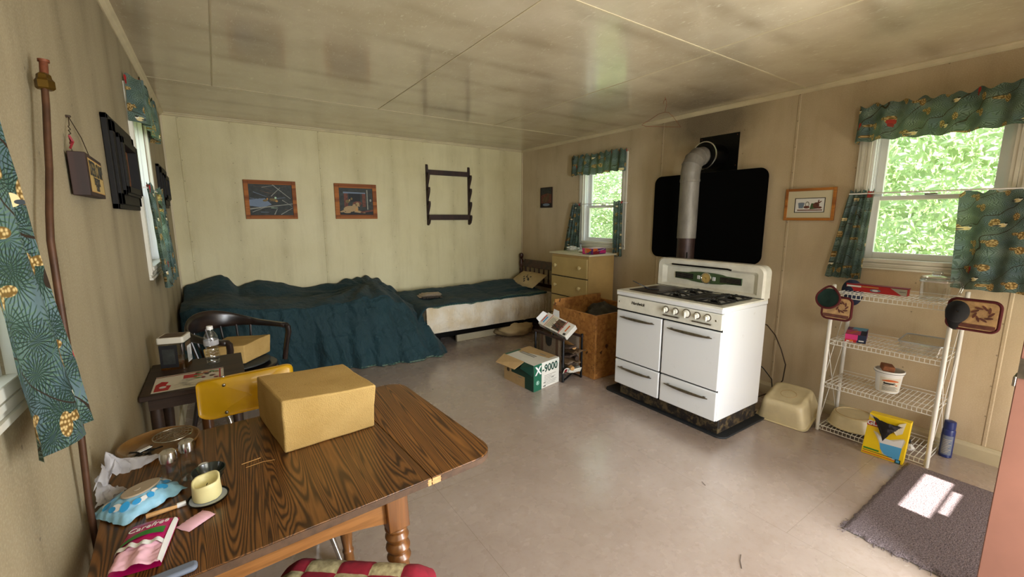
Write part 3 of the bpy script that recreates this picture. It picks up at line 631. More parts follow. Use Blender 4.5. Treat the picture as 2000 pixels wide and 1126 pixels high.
# arched aprons
def apron(pt0, pt1, y_t=.022):
    m = MB(); m.M = TM; a, b = Vector(pt0), Vector(pt1); L = (b - a).length; d = (b - a) / L; nrm = Vector((-d.y, d.x)); N = 24
    vs = []
    for i in range(N + 1):
        t = i / N; p = a + d * L * t; e = abs(2 * t - 1); z = .655 - .03 * (max(0, e - .35) / .65) ** 1.5 * 1.0
        for o_ in (0, y_t):
            q = p + nrm * o_; vs += [(q.x, q.y, z), (q.x, q.y, TZ - .024)]
    fs = []
    for i in range(N):
        k = i * 4; j = k + 4
        fs += [(k, j, j + 1, k + 1), (k + 2, k + 3, j + 3, j + 2), (k, k + 2, j + 2, j), (k + 1, j + 1, j + 3, k + 3)]
    m.add(vs, fs + [(0, 1, 3, 2), (N * 4, N * 4 + 2, N * 4 + 3, N * 4 + 1)]); return m.build('apron', 'maple', table, smooth=False)
apron((.11, .055), (.62, .055)); apron((.11, .67), (.62, .67)); apron((.645, .08), (.645, .65)); apron((.10, .08), (.10, .65))
LEG = [(.030, .60), (.034, .592), (.026, .584), (.030, .576), (.035, .566), (.030, .556), (.025, .550), (.032, .541), (.036, .530), (.031, .520), (.025, .514), (.031, .506), (.036, .497), (.030, .487), (.026, .482), (.031, .44), (.035, .36), (.032, .26), (.024, .16), (.018, .10), (.024, .09), (.02, .075), (.022, .03), (.018, 0)]
for lx, ly, sx, sy in ((.645, .07, .035, -.0), (.645, .665, .035, .02), (.11, .07, -.01, 0), (.11, .665, -.01, .02)):
    m = MB(); S = Matrix.Identity(4); S[0][2] = -sx / .7; S[1][2] = -sy / .7
    m.M = TM @ Matrix.Translation((lx + sx, ly + sy, 0)) @ S
    m.lathe([(r, z) for r, z in LEG[::-1]], (0, 0, 0), n=20)
    m.prism([(-.031, -.031), (.031, -.031), (.031, .031), (-.031, .031)], 2, .60, TZ - .024)
    m.build('leg', 'maple_leg', table, bev=.003)

# foam block on the table
def foam(name, label, pts_b, pts_t, z0, z1):
    c = sum((Vector(p) for p in pts_b), Vector((0, 0))) / 4; m = MB(); N = 14
    def P(u, v, w):
        a = Vector(pts_b[0]).lerp(Vector(pts_b[1]), u).lerp(Vector(pts_b[3]).lerp(Vector(pts_b[2]), u), v); b = Vector(pts_t[0]).lerp(Vector(pts_t[1]), u).lerp(Vector(pts_t[3]).lerp(Vector(pts_t[2]), u), v)
        q = a.lerp(b, w); p = Vector((q.x, q.y, z0 + (z1 - z0) * w))
        n_ = noise.noise_vector(p * 9) * .0035 + noise.noise_vector(p * 40) * .0012; n_.z *= (w > .05); return p + n_
    for f in (lambda u, v: P(u, v, 0), lambda u, v: P(u, v, 1), lambda u, v: P(u, 0, v), lambda u, v: P(u, 1, v), lambda u, v: P(0, u, v), lambda u, v: P(1, u, v)): m.grid(f, N, N)
    o = m.build(name, 'foam', loc=(c.x, c.y, z0)); 
    import bmesh
    bm = bmesh.new(); bm.from_mesh(o.data); bmesh.ops.remove_doubles(bm, verts=bm.verts, dist=.0008); bmesh.ops.recalc_face_normals(bm, faces=bm.faces); bm.to_mesh(o.data); bm.free()
    o.data.shade_smooth(); o.data.set_sharp_from_angle(angle=R(50))
    q = o.modifiers.new('bevel', 'BEVEL'); q.width = .006; q.segments = 3; q.limit_method = 'ANGLE'; q.angle_limit = R(55)
    return tag(o, label, 'foam block')
foam('foam_block', 'large tan foam block on the wood grain table', [(.450, 2.006), (.737, 2.030), (.724, 2.335), (.405, 2.345)], [(.452, 1.995), (.733, 1.968), (.694, 2.250), (.405, 2.285)], TZ + .001, .926)

def Zl(prof, c, name, material, parent, n=28, **k): return MB().lathe(prof, c, n=n).build(name, material, parent, **k)
Z0 = TZ + .0008
# amber tray with filigree lid and odds and ends
tr_ = thing('tray', 'round amber tray lying on the wall end of the wood grain table', 'tray', (.122, 2.292, Z0))
MB().lathe([(.0, .002), (.082, .002), (.096, .008), (.103, .016), (.107, .016), (.100, .004), (.085, 0), (0, 0)], (.122, 2.292, Z0), cap=False, n=40).build('dish', 'amber_tray', tr_)
li = thing('strainer_lid', 'round metal filigree strainer lying on the amber tray', 'strainer', (.155, 2.315, Z0 + .016))
m = MB()
for k in range(5): r = .014 + .0095 * k; m.tube([(.155 + r * math.cos(a / 24 * 2 * math.pi), 2.315 + r * math.sin(a / 24 * 2 * math.pi), Z0 + .019 + .004 * (1 - k / 4)) for a in range(24)], .0011, 4, closed=True)
for k in range(14): a = k / 14 * 2 * math.pi; m.tube([(.155, 2.315, Z0 + .024), (.155 + .03 * math.cos(a), 2.315 + .03 * math.sin(a), Z0 + .022), (.155 + .053 * math.cos(a), 2.315 + .053 * math.sin(a), Z0 + .018)], .0009, 4)
m.build('mesh_disc', 'chrome_worn', li); MB().tube([(.155 + .053 * math.cos(a / 30 * 2 * math.pi), 2.315 + .053 * math.sin(a / 30 * 2 * math.pi), Z0 + .0175) for a in range(30)], .0018, 6, closed=True).build('rim', 'chrome', li)
k_ = thing('key_ring', 'small bunch of dark keys with a white tag on the amber tray', 'keys', (.09, 2.245, Z0 + .005))
m = MB(); m.tube([(.09 + .012 * math.cos(a / 14 * 2 * math.pi), 2.245 + .012 * math.sin(a / 14 * 2 * math.pi), Z0 + .01) for a in range(14)], .0012, 5, closed=True)
for a in (20, 75, 150, 210, 300):
    mm = Matrix.Translation((.09, 2.245, Z0 + .008)) @ Matrix.Rotation(R(a), 4, 'Z'); m.M = mm; m.box(.012, .045, -.003, .003, 0, .002); m.prism(ell(.016, 0, .009, .009), 2, 0, .002)
m.M = Matrix.Identity(4); m.build('keys', 'black_steel', k_, smooth=False)
m = MB(); m.M = Matrix.Translation((.088, 2.26, Z0 + .012)) @ Matrix.Rotation(R(40), 4, 'Z'); m.box(-.018, .018, -.006, .006, 0, .002); m.build('tag', 'white', k_)

# salt and pepper shakers, glass with silver caps
def shaker(x, y, label, h=.088):
    s_ = thing('salt_shaker', label, 'shaker', (x, y, Z0), 'glass shakers with silver caps')
    MB().lathe([(.019, 0), (.0205, .004), (.0205, .02), (.018, h)], (x, y, Z0), n=10).build('jar', 'clear_glass', s_, smooth=False)
    MB().lathe([(.0195, h - .004), (.0198, h + .012), (.018, h + .022), (.012, h + .027), (0, h + .029)], (x, y, Z0), n=10, cap=False).build('cap', 'chrome', s_, smooth=True)
shaker(.174, 1.98, 'left glass shaker with a dented silver cap beside the blue wipes pack'); shaker(.212, 2.02, 'glass shaker with a silver cap just behind the dented one')
sc = thing('bottle_cap', 'small white plastic cap lying behind the dark green bowl', 'cap', (.243, 2.06, Z0)); MB().lathe([(.013, 0), (.014, .004), (.0135, .013), (.011, .015), (0, .015)], (.243, 2.05, Z0), cap=False).build('cap_shell', 'white', sc)
# dark green bowl
bw = thing('bowl', 'small dark green bowl beside the cream candle', 'bowl', (.278, 1.985, Z0)); MB().lathe([(.016, 0), (.022, .003), (.034, .018), (.040, .038), (.0375, .038), (.03, .02), (.018, .007), (0, .006)], (.258, 1.965, Z0), cap=False, n=32).build('bowl_shell', 'bowl_green', bw)
# candle on its dish
cd = thing('candle', 'chunky cream pillar candle with a melted top on a black dish', 'candle', (.268, 1.883, Z0))
MB().lathe([(0, .001), (.030, 0), (.038, .003), (.044, .010), (.046, .010), (.041, .002), (.028, -.0)], (.256, 1.872, Z0), cap=False, n=36).build('dish', 'black_steel', cd)
MB().lathe([(0, .0055), (.041, .0065), (.0415, .0075)], (.256, 1.872, Z0), cap=False, n=36).build('dish_lining', 'sink_grey', cd)
m = MB(); n_ = 32
def cf(u, v):
    a = u * 2 * math.pi; top = .05 + .006 * math.cos(a - .9) + .002 * math.sin(3 * a)
    prof = [(.0245, .007), (.0255, .012), (.025, .03), (.0248, top - .002), (.0235, top), (.0205, top - .001), (.018, .036), (.010, .031), (0.0005, .03)]
    i = min(int(v * 8), 7); t_ = v * 8 - i; r = prof[i][0] * (1 - t_) + prof[i + 1][0] * t_; z = prof[i][1] * (1 - t_) + prof[i + 1][1] * t_
    r *= 1.27; z *= 1.12; r *= 1 + .03 * fbm(math.cos(a) * 2, math.sin(a) * 2, z * 30); return (.254 + r * math.cos(a), 1.876 + r * math.sin(a), Z0 + z)
m.grid(cf, n_, 16, wrap=True); m.build('wax', 'candle_wax', cd, smooth='all')
MB().tube([(.254, 1.876, Z0 + .033), (.255, 1.877, Z0 + .04), (.257, 1.877, Z0 + .044)], .0011, 5).build('wick', 'print_dark', cd)
# pink wrapped liner
m = MB(); m.M = Matrix.Translation((.2315, 1.79, Z0)) @ Matrix.Rotation(R(38), 4, 'Z')
m.grid(lambda u, v: ((u - .5) * .066 * (1 - .04 * math.cos(v * 6)), (v - .5) * .044, .001 + .007 * (math.sin(u * math.pi) * math.sin(v * math.pi)) ** .5 + .0008 * math.sin(u * 40)), 20, 12)
m.grid(lambda u, v: ((u - .5) * .066, (v - .5) * .044, 0.0005), 4, 4); tag(m.build('wrapped_pad', 'pink_pale', smooth='all', loc=(.2315, 1.79, Z0)), 'small pale pink wrapped pad between the candle and the magenta pack', 'pad')
# pen with white cap
pn = thing('marker_pen', 'yellow pen with a white end half under the blue wipes pack', 'pen', (.165, 1.868, Z0))
MB().tube([(.13, 1.868, Z0 + .006), (.19, 1.876, Z0 + .006)], .006, 10).build('barrel', 'edge_light', pn); MB().tube([(.19, 1.876, Z0 + .006), (.208, 1.8785, Z0 + .006)], .0066, 10).build('cap', 'white', pn)
MB().box(.15, .19, 1.872, 1.8735, Z0 + .0115, Z0 + .0128).build('print', 'print_dark', pn)
# wipes pack
wp = thing('wipes_pack', 'crumpled light blue wipes pack with a beige oval lid on the table', 'wipes', (.11, 1.94, Z0))
WM = Matrix.Translation((.111, 1.955, Z0)) @ Matrix.Rotation(R(40), 4, 'Z')
def wz(u, v): return .004 + .034 * (max(0, math.sin(u * math.pi)) ** .45) * (max(0, math.sin(v * math.pi)) ** .4)
m = MB(); m.M = WM; m.grid(lambda u, v: ((u - .5) * .155 + .004 * fbm(v * 5, u * 4, 1), (v - .5) * .118 + .004 * fbm(u * 5, v * 4, 2), wz(u, v) + .005 * fbm(u * 7, v * 7, 4)), 34, 26)
m.grid(lambda u, v: ((u - .5) * .15, (v - .5) * .094, .0012), 4, 4); m.build('wrapper', 'blue_pale', wp, smooth='all')
def wdot(nm, mt, dots):
    m = MB(); m.M = WM
    for u, v, rx, ry, ro in dots:
        pts = ell(u, v, rx, ry, ro, 16); m.quad(*[(a, b, wz(max(0, min(1, a / .155 + .5)), max(0, min(1, b / .098 + .5))) + .0055 + (.0008 if mt == 'blue_print' else 0)) for a, b in pts])
    m.build(nm, mt, wp, smooth=False)['kind'] = 'stuff'
wdot('white_print', 'white', [(-.055, .03, .014, .006, 30), (-.06, -.012, .009, .012, 0), (.045, .034, .016, .006, -20), (.058, -.01, .008, .016, 10), (-.02, -.038, .016, .005, 5), (.02, -.036, .014, .006, -15), (-.01, .037, .014, .006, 0)])
wdot('dot_print', 'blue_print', [(-.062, .018, .010, .008, 20), (-.04, .036, .009, .007, 0), (-.052, -.028, .013, .009, 30), (-.03, -.036, .010, .006, 0), (.0, -.039, .008, .006, 0), (.032, -.034, .012, .008, -20), (.052, -.022, .010, .007, 30), (.063, .012, .008, .010, 0), (.05, .032, .010, .007, 30), (.022, .038, .012, .007, 0), (-.015, .036, .008, .006, 0), (-.066, -.006, .006, .009, 0)])
m = MB(); m.M = WM @ Matrix.Translation((0, 0, .036)); pt = [(a * (1 + .25 * max(0, a / .04)), b) for a, b in ell(0, 0, .04, .026, 0, 30)]; m.prism(pt, 2, 0, .005); l_ = m.build('lid', 'wipe_lid', wp, bev=.002)
m = MB(); m.M = WM @ Matrix.Translation((0, 0, .041)); m.prism(ell(-.005, 0, .008, .006), 2, 0, .002); m.build('tab', 'wipe_lid', l_, bev=.001)
# thin white carrier bag
m = MB()
bag = [((.035, 2.03, Z0 + .05), .028), ((.048, 2.06, Z0 + .075), .022), ((.036, 2.075, Z0 + .095), .014), ((.055, 2.09, Z0 + .07), .012), ((.085, 2.10, Z0 + .045), .014)]
def bf(u, v):
    t_ = u * (len(bag) - 1); i = min(int(t_), len(bag) - 2); f = t_ - i; c = Vector(bag[i][0]).lerp(Vector(bag[i + 1][0]), f); w = bag[i][1] * (1 - f) + bag[i + 1][1] * f
    a = (v - .5) * 2; return (max(.006, c.x + a * w * .7 + .004 * fbm(u * 5, v * 5)), c.y + a * w * .8 + .006 * fbm(u * 6, v * 4, 7), c.z + .016 * math.sin(v * 9 + u * 6) - abs(a) * .012)
m.grid(bf, 40, 14)
m.grid(lambda u, v: (max(.008, .018 + .05 * u + .01 * fbm(u * 4, v * 4, 3)), 1.985 + .06 * v + .01 * math.sin(u * 8), Z0 + .002 + .055 * (1 - u) * v + .01 * abs(fbm(u * 5, v * 5, 8))), 18, 14)
m.grid(lambda u, v: (.075 + .085 * u, 2.085 + .05 * v * (1 - u * .8) + .015 * u, Z0 + .03 + .03 * math.sin(v * 3) * (1 - u) + .02 * u + .006 * fbm(u * 5, v * 5)), 22, 10)
tag(m.build('plastic_bag', 'film_plastic', smooth='all', loc=(.05, 2.06, Z0)), 'crumpled thin white plastic bag by the wall behind the blue wipes', 'bag')
# magenta liner pack
cp = thing('liner_pack', 'opened magenta pack of panty liners at the table front', 'pack', (.14, 1.745, Z0))
CM = Matrix.Translation((.141, 1.748, Z0)) @ Matrix.Rotation(R(-8), 4, 'Z')
def cz(u, v): return .003 + .026 * (max(0, math.sin(u * math.pi)) ** .35) * (max(0, math.sin(min(1, v * .93 + .07) * math.pi)) ** .35)
def CP(u, v, lift=0): return ((u - .5) * .092, (v - .5) * .165, cz(u, v) + lift)
m = MB(); m.M = CM; m.grid(lambda u, v: CP(u, .36 + .64 * v, .0015 * fbm(u * 8, v * 8)), 22, 24); m.grid(lambda u, v: ((u - .5) * .09, (v - .5) * .16, .001), 3, 3); m.build('wrapper', 'magenta', cp, smooth='all')
m = MB(); m.M = CM; m.grid(lambda u, v: CP(.04 + .92 * u, .02 + .4 * v, -.002 + .004 * math.sin(u * 14) * (v < .8) + .003 * fbm(u * 8, v * 8)), 26, 18); m.build('liners', 'pink_pale', cp, smooth='all')
m = MB(); m.M = CM; m.grid(lambda u, v: CP(u, .30 + .08 * v + .02 * math.sin(u * 9), .004 + .003 * math.sin(u * 25)), 26, 5); m.grid(lambda u, v: CP(.93 + .07 * u, .03 + .9 * v, .003), 3, 20); m.build('torn_edge', 'white', cp, smooth='all')
m = MB(); m.M = CM; m.grid(lambda u, v: CP(.06 + .8 * u, .42 + .15 * v + .10 * u - .12 * v * (1 - u) * .6 + .02 * math.sin(u * 3), .0028), 24, 6); m.build('green_flash', 'leaf_green', cp, smooth='all')
o_ = text('lettering', 'Carefree', cp, CM @ Vector((-.036, .022, .0268)), CM.to_3x3() @ Vector((1, .22, .02)), CM.to_3x3() @ Vector((-.22, 1, 0)), .0205, 'white', shear=.35)
# matches, straw bits, cup rim
tag(MB().tube([(.335, 2.01, Z0 + .002), (.385, 2.02, Z0 + .002)], .0012, 5).build('matchstick', 'straw', loc=(.36, 2.01, Z0)), 'tan matchstick lying straight beside the dark green bowl', 'matchstick')
tag(MB().tube([(.345, 1.985, Z0 + .001), (.39, 1.992, Z0 + .0015), (.42, 1.985, Z0 + .001)], .0008, 5).build('broom_straw', 'straw', loc=(.38, 1.985, Z0)), 'thin bent straw lying beside the matchstick', 'straw')
m = MB(); m.M = Matrix.Translation((.195, 1.612, Z0)) @ Matrix.Rotation(R(4), 4, 'Z'); m.prism(rrect(-.05, .045, -.012, .016, .01), 2, 0, .012); tag(m.build('spectacle_case', 'grey_blue', bev=.006, seg=3, loc=(.2, 1.62, Z0)), 'grey blue case at the very front edge of the table', 'case')

# ------------------------------------------------------------------ stool with checked cushion
A, Bp = Vector((.440, 1.825)), Vector((.762, 1.572)); ud = (Bp - A).normalized(); vd = Vector((-ud.y, ud.x)) * -1; vd = vd if vd.y < 0 else -vd
cw = (Bp - A).length + .02; cen = A + ud * cw / 2 + vd * cw / 2
QM = Matrix(((ud.x, vd.x, 0, A.x - ud.x * .01), (ud.y, vd.y, 0, A.y - ud.y * .01), (0, 0, 1, 0), (0, 0, 0, 1)))
cu_ = thing('chair_cushion', 'thick red and cream checked plush cushion on the stool under the table', 'cushion', (cen.x, cen.y, .485))
n_ = 5; cs = cw / n_
def chz(x, y):
    u = max(0, min(1, x / cw)); v = max(0, min(1, y / cw)); e = (min(1, math.sin(u * math.pi) * 2.6)) ** .5 * (min(1, math.sin(v * math.pi) * 2.6)) ** .5
    fx, fy = abs(((x / cs) % 1) - .5) * 2, abs(((y / cs) % 1) - .5) * 2; return .502 + .062 * e - .006 * (fx ** 8 + fy ** 8) * .6 + .0012 * fbm(x * 90, y * 90)
mc = MB()
N = 60
def cxy(i, j):
    x, y = cw * i / N, cw * j / N; r = .055; dx = max(0, r - min(x, cw - x)); dy = max(0, r - min(y, cw - y)); d = math.hypot(dx, dy)
    if dx and dy and d > r: k = r / d; x = (r - dx * k) if x < cw / 2 else cw - r + dx * k; y = (r - dy * k) if y < cw / 2 else cw - r + dy * k
    return x, y
vs = []
for i in range(N + 1):
    for j in range(N + 1): x, y = cxy(i, j); vs.append((x, y, chz(x, y)))
mc.M = QM
for i in range(N):
    for j in range(N):
        mc.cur = (int(i * n_ / N) + int(j * n_ / N)) % 2; a = i * (N + 1) + j; b = len(mc.v)
        mc.v += [QM @ Vector(vs[q]) for q in (a, a + N + 1, a + N + 2, a + 1)]; mc.f.append((b, b + 1, b + 2, b + 3)); mc.mi.append(mc.cur)
mc.cur = 0; mc.prism([cxy(*p) for p in [(i, 0) for i in range(0, N + 1, 4)] + [(N, j) for j in range(0, N + 1, 4)] + [(i, N) for i in range(N, -1, -4)] + [(0, j) for j in range(N, -1, -4)]][:], 2, .485, .504)
o = mc.build('cover', ['plush_red', 'plush_cream'], cu_, smooth='all')
import bmesh
bm = bmesh.new(); bm.from_mesh(o.data); bmesh.ops.remove_doubles(bm, verts=bm.verts, dist=.0004); bmesh.ops.recalc_face_normals(bm, faces=bm.faces); bm.to_mesh(o.data); bm.free()
st = thing('stool', 'wooden stool under the checked cushion, mostly hidden by it', 'stool', (cen.x, cen.y, 0))
m = MB(); m.M = QM; m.prism(rrect(.02, cw - .02, .02, cw - .02, .05), 2, .46, .484); m.build('seat', 'maple', st, bev=.004)
for a, b in ((.07, .07), (cw - .07, .07), (.07, cw - .07), (cw - .07, cw - .07)):
    p = QM @ Vector((a, b, .46)); q = QM @ Vector((a + (a - cw / 2) * .2, b + (b - cw / 2) * .2, 0)); MB().tube([q, q.lerp(p, .5), p], [.013, .018, .015], 12).build('leg', 'maple_leg', st)

# ------------------------------------------------------------------ yellow chair
yc = thing('side_chair', 'chair with a bright yellow moulded back and chrome frame behind the table', 'chair', (.40, 2.52, 0))
m = MB()
def yf(u, v, off=0):
    a = (u - .5); x = .385 + a * .345; z = .770 + (v - .5) * .152 + .012 * u; y = 2.535 + .09 * (2 * a) ** 2 * .5 + .03 * v + off; return (x, y, z)
pts = rrect(0, 1, 0, 1, .14, 5); cen2 = (.5, .5); rings = [1.0, .97, .9, .6, .3, .02]
vs = []; fs = []; NP = len(pts)
for off, lip in ((0, 1), (.012, 0)):
    for k, r in enumerate(rings):
        for (a, b) in pts:
            u, v = .5 + (a - .5) * r, .5 + (b - .5) * r; vs.append(yf(u, v, off - (.006 if k == 0 and lip else 0) + (.004 if (k == 2 and lip) else 0)))
L = len(rings)
for s_ in range(2):
    b0 = s_ * L * NP
    for k in range(L - 1):
        for i in range(NP): j = (i + 1) % NP; fs.append((b0 + k * NP + i, b0 + k * NP + j, b0 + (k + 1) * NP + j, b0 + (k + 1) * NP + i))
    fs.append(tuple(b0 + (L - 1) * NP + i for i in range(NP)))
for i in range(NP): j = (i + 1) % NP; fs.append((i, j, L * NP + j, L * NP + i))
m.add(vs, fs); m.build('backrest', 'yellow', yc, smooth=True, ang=60)
for x in (.305, .465):
    for z in (.715, .822):
        u = (x - .385) / .345 + .5; y = yf(u, (z - .77) / .152 + .5 - .08 * u)[1]
        MB().lathe([(.0065, .004), (.006, -.002), (.003, -.004)], (x, y, z), 'y', 12).build('bolt', 'chrome_worn', yc)
    MB().tube([(x, 2.60, .85), (x, 2.585, .78), (x, 2.575, .70), (x + (.02 if x < .4 else -.0), 2.56, .60), (x, 2.52, .46), (x, 2.40, .43)], .0105, 10).build('back_tube', 'chrome', yc)
m = MB(); m.grid(lambda u, v: (.20 + .38 * u, 2.14 + .38 * v, .46 + .02 * (2 * u - 1) ** 2 - .012 * math.sin(v * 3)), 14, 14); m.build('seat', 'yellow', yc, smooth='all', solid=.012)
for x0, y0, x1, y1 in ((.24, 2.48, .19, 2.60), (.54, 2.48, .60, 2.60), (.24, 2.2, .18, 2.12), (.55, 2.32, .655, 2.262)):
    MB().tube([(x1, y1, .012), (x0, y0, .45)], .0105, 10).build('leg', 'chrome', yc); 

# ------------------------------------------------------------------ side table with jar, bottle and flyer
TZ2 = .742
s2 = thing('side_table', 'small dark brown wood table against the left wall behind the yellow chair', 'table', (.2, 3.08, 0))
MB().box(.006, .388, 2.842, 3.33, TZ2 - .022, TZ2).build('tabletop', 'walnut_top', s2, bev=.002)
MB().box(.03, .36, 2.87, 3.30, TZ2 - .075, TZ2 - .022).build('apron', 'walnut_top', s2)
for x, y in ((.225, 2.90), (.34, 3.27), (.05, 3.27), (.05, 2.9)):
    MB().lathe([(.016, 0), (.020, .04), (.018, .3), (.024, .5), (.022, .67)], (x, y, 0), n=14).build('leg', 'maple_leg' if x > .2 and y < 3 else 'walnut_top', s2)
fl = thing('flyer', 'glossy red and white grocery flyer at the front of the dark side table', 'flyer', (.17, 2.97, TZ2))
FO = Vector((.043, 2.872, TZ2 + .001)); MB().box(.043, .303, 2.868, 3.09, TZ2 + .0003, TZ2 + .0018).build('sheet', 'paper', fl)
it = [('red', [(.03, .02), (.22, .02), (.25, .3), (.17, .34), (.2, .55), (.1, .62), (.03, .45)]), ('red_dark', [(.0, .92), (1, .93), (1, .97), (0, .96)]), ('red', [(.93, .02), (.955, .02), (.955, .95), (.93, .95)]), ('red', [(.4, .6), (.6, .6), (.6, .85), (.4, .85)])]
random.seed(2)
for i in range(26):
    a, b = random.uniform(.28, .5), .08 + .018 * i; it.append(('print_grey', [(a, b), (a + random.uniform(.06, .12), b), (a + .1, b + .008), (a, b + .008)]))
for i in range(22): a, b = random.uniform(.58, .9), random.uniform(.35, .9); it.append((random.choice(['red_dark', 'leaf_green', 'edge_light', 'tea', 'cardboard']), ell(a, b, .035, .05, random.uniform(0, 90), 9)))
it.append(('white', ell(.14, .22, .05, .07)))
deco('print', fl, FO + Vector((0, 0, .001)), (.26, 0, 0), (0, .216, 0), [(a, [(u, v) for u, v in b]) for a, b in it], step=.00003)
jr = thing('storage_jar', 'square clear snack jar with a white lid on the dark side table', 'jar', (.112, 3.235, TZ2))
JM = Matrix.Translation((.112, 3.235, TZ2 + .001)) @ Matrix.Rotation(R(-14), 4, 'Z')
m = MB(); m.M = JM; m.prism(rrect(-.052, .052, -.052, .052, .014), 2, 0, .128); m.build('jar_body', 'tinted_plastic', jr)
m = MB(); m.M = JM; m.prism(rrect(-.0525, .0525, -.0525, .0525, .014), 2, .002, .045); m.build('crumbs', 'amber_plastic', jr)
m = MB(); m.M = JM; m.prism(rrect(-.056, .056, -.056, .056, .012), 2, .132, .162); m.build('lid', 'white_paint', jr, bev=.003)
m = MB(); m.M = JM; m.prism(rrect(-.046, .046, -.046, .046, .012), 2, .1622, .1632); m.build('lid_inset', 'tea', jr)
def jface(nm, ax, mt, u0, u1, z0, z1, d=.0528):
    m = MB(); m.M = JM
    if ax == 'f': m.quad((u0, -d, z0), (u1, -d, z0), (u1, -d, z1), (u0, -d, z1))
    else: m.quad((d, u0, z0), (d, u1, z0), (d, u1, z1), (d, u0, z1))
    return m.build(nm, mt, jr, smooth=False)
jface('label', 'f', 'ph_black', -.048, .026, .012, .125); jface('label_picture', 'f', 'ph_dark', -.036, .014, .03, .105, .0532); jface('label', 'r', 'tea', -.03, .048, .085, .126)
jface('nutrition_label', 'r', 'white', -.012, .044, .02, .104, .0536)
it = [('print_dark', [(.08, .12 + i * .05), (.08 + random.uniform(.3, .55), .12 + i * .05), (.6, .135 + i * .05), (.08, .135 + i * .05)]) for i in range(15)] + [('print_dark', [(.66 + i * .045, .1), (.68 + i * .045, .1), (.68 + i * .045, .36), (.66 + i * .045, .36)]) for i in range(6)]
o0 = JM @ Vector((.0538, -.012, .02)); deco('fine_print', jr, o0, (JM @ Vector((.0538, .044, .02))) - o0, (0, 0, .084), it, step=.00002, lift=.0002)
bt = thing('water_bottle', 'clear plastic water bottle with a white cap on the dark side table', 'bottle', (.262, 3.205, TZ2))
MB().lathe([(.020, .002), (.028, 0), (.031, .006), (.030, .014), (.026, .02), (.031, .03), (.0315, .04), (.0275, .046), (.031, .053), (.027, .06), (.0305, .068), (.026, .077), (.027, .084), (.0315, .093), (.032, .125), (.030, .14), (.022, .155), (.014, .168), (.0125, .178)], (.262, 3.205, TZ2 + .0006), n=26, cap=False).build('bottle_body', 'clear_plastic', bt)
MB().lathe([(.0145, .176), (.0148, .179), (.0145, .192), (.013, .194), (0, .194)], (.262, 3.205, TZ2 + .0006), n=24, cap=False).build('cap', 'white_gloss', bt)
m = MB(); m.lathe([(.0322, .096), (.0326, .097), (.0326, .121), (.0322, .122)], (.262, 3.205, TZ2 + .0006), n=26, cap=False); m.build('label', 'film_plastic', bt)

# ------------------------------------------------------------------ captain's chair
CA = R(-50); AM = Matrix.Translation((.375, 4.14, 0)) @ Matrix.Rotation(CA, 4, 'Z')      # +x is the way it faces
ac = thing('armchair', 'dark bentwood captain chair standing between the side table and the bed', 'chair', (.375, 4.14, 0))
m = MB(); m.M = AM; m.prism([(.25 * math.cos(a) * (1.0 if math.cos(a) > 0 else .95), .24 * math.copysign(abs(math.sin(a)) ** .8, math.sin(a))) for a in [k / 28 * 2 * math.pi for k in range(28)]], 2, .405, .437); m.build('seat', 'chair_dark', ac, bev=.008, seg=3)
path = []; N = 40
for i in range(N + 1):
    t_ = i / N; a = R(-180) + R(0); q = (t_ - .5) * 2                   # -1..1 from near arm end to far arm end
    ang = q * R(118); x = -.28 * math.cos(ang) if abs(q) < .70 else None
    s_ = abs(q)
    if s_ < .6: th = q / .6 * math.pi / 2; p = (-.05 - .22 * math.cos(th), .245 * math.sin(th))
    else: p = (-.05 + (s_ - .6) / .4 * .27, math.copysign(.245 + .012 * math.sin((s_ - .6) / .4 * 3.1), q))
    path.append((p[0], p[1], .685 + .055 * math.exp(-(q / .42) ** 2)))
m = MB(); m.M = AM; m.sweep(path, lambda t_: (.013 + .010 * (abs(2 * t_ - 1) > .55), .017 + .055 * math.exp(-((2 * t_ - 1) / .42) ** 2))); m.build('arm_bow', 'chair_dark', ac, smooth='all')
for s_ in (-1, 1):
    m = MB(); m.M = AM; e = .245 * s_; m.tube([(.215, e, .69), (.235, e, .675), (.238, e, .64), (.215, e * .97, .54), (.20, e * .93, .425)], [.016, .019, .019, .017, .016], 10, flat=1.2); m.build('arm_support', 'chair_dark', ac)
for k in range(-3, 4):
    th = k / 3.6 * math.pi / 2; a = Vector((-.05 - .22 * math.cos(th), .245 * math.sin(th), .69)); b = Vector((-.03 - .17 * math.cos(th), .2 * math.sin(th), .435)); m = MB(); m.M = AM; m.tube([b, a], .008, 8); m.build('spindle', 'chair_dark', ac)
for a, b in ((.17, .17), (.17, -.17), (-.16, .16), (-.16, -.16)): m = MB(); m.M = AM; m.tube([(a * 1.35, b * 1.3, 0), (a * 1.15, b * 1.1, .2), (a, b, .41)], [.014, .019, .016], 10); m.build('leg', 'chair_dark', ac)
m = MB(); m.M = AM; m.grid(lambda u, v: (.21 * math.cos(u * 2 * math.pi) * math.sin(v * math.pi), .215 * math.sin(u * 2 * math.pi) * math.sin(v * math.pi), .459 + .021 * math.cos(v * math.pi)), 30, 10, wrap=True)
tag(m.build('seat_pad', 'ph_dark', smooth='all', loc=(.375, 4.14, .438)), 'thin dark green patterned seat pad under the foam on the captain chair', 'cushion')
foam('foam_block', 'tan foam block resting on the seat of the captain chair', [(.20, 4.02), (.42, 3.98), (.59, 4.20), (.33, 4.30)], [(.19, 4.02), (.42, 3.97), (.60, 4.20), (.33, 4.30)], .482, .615)

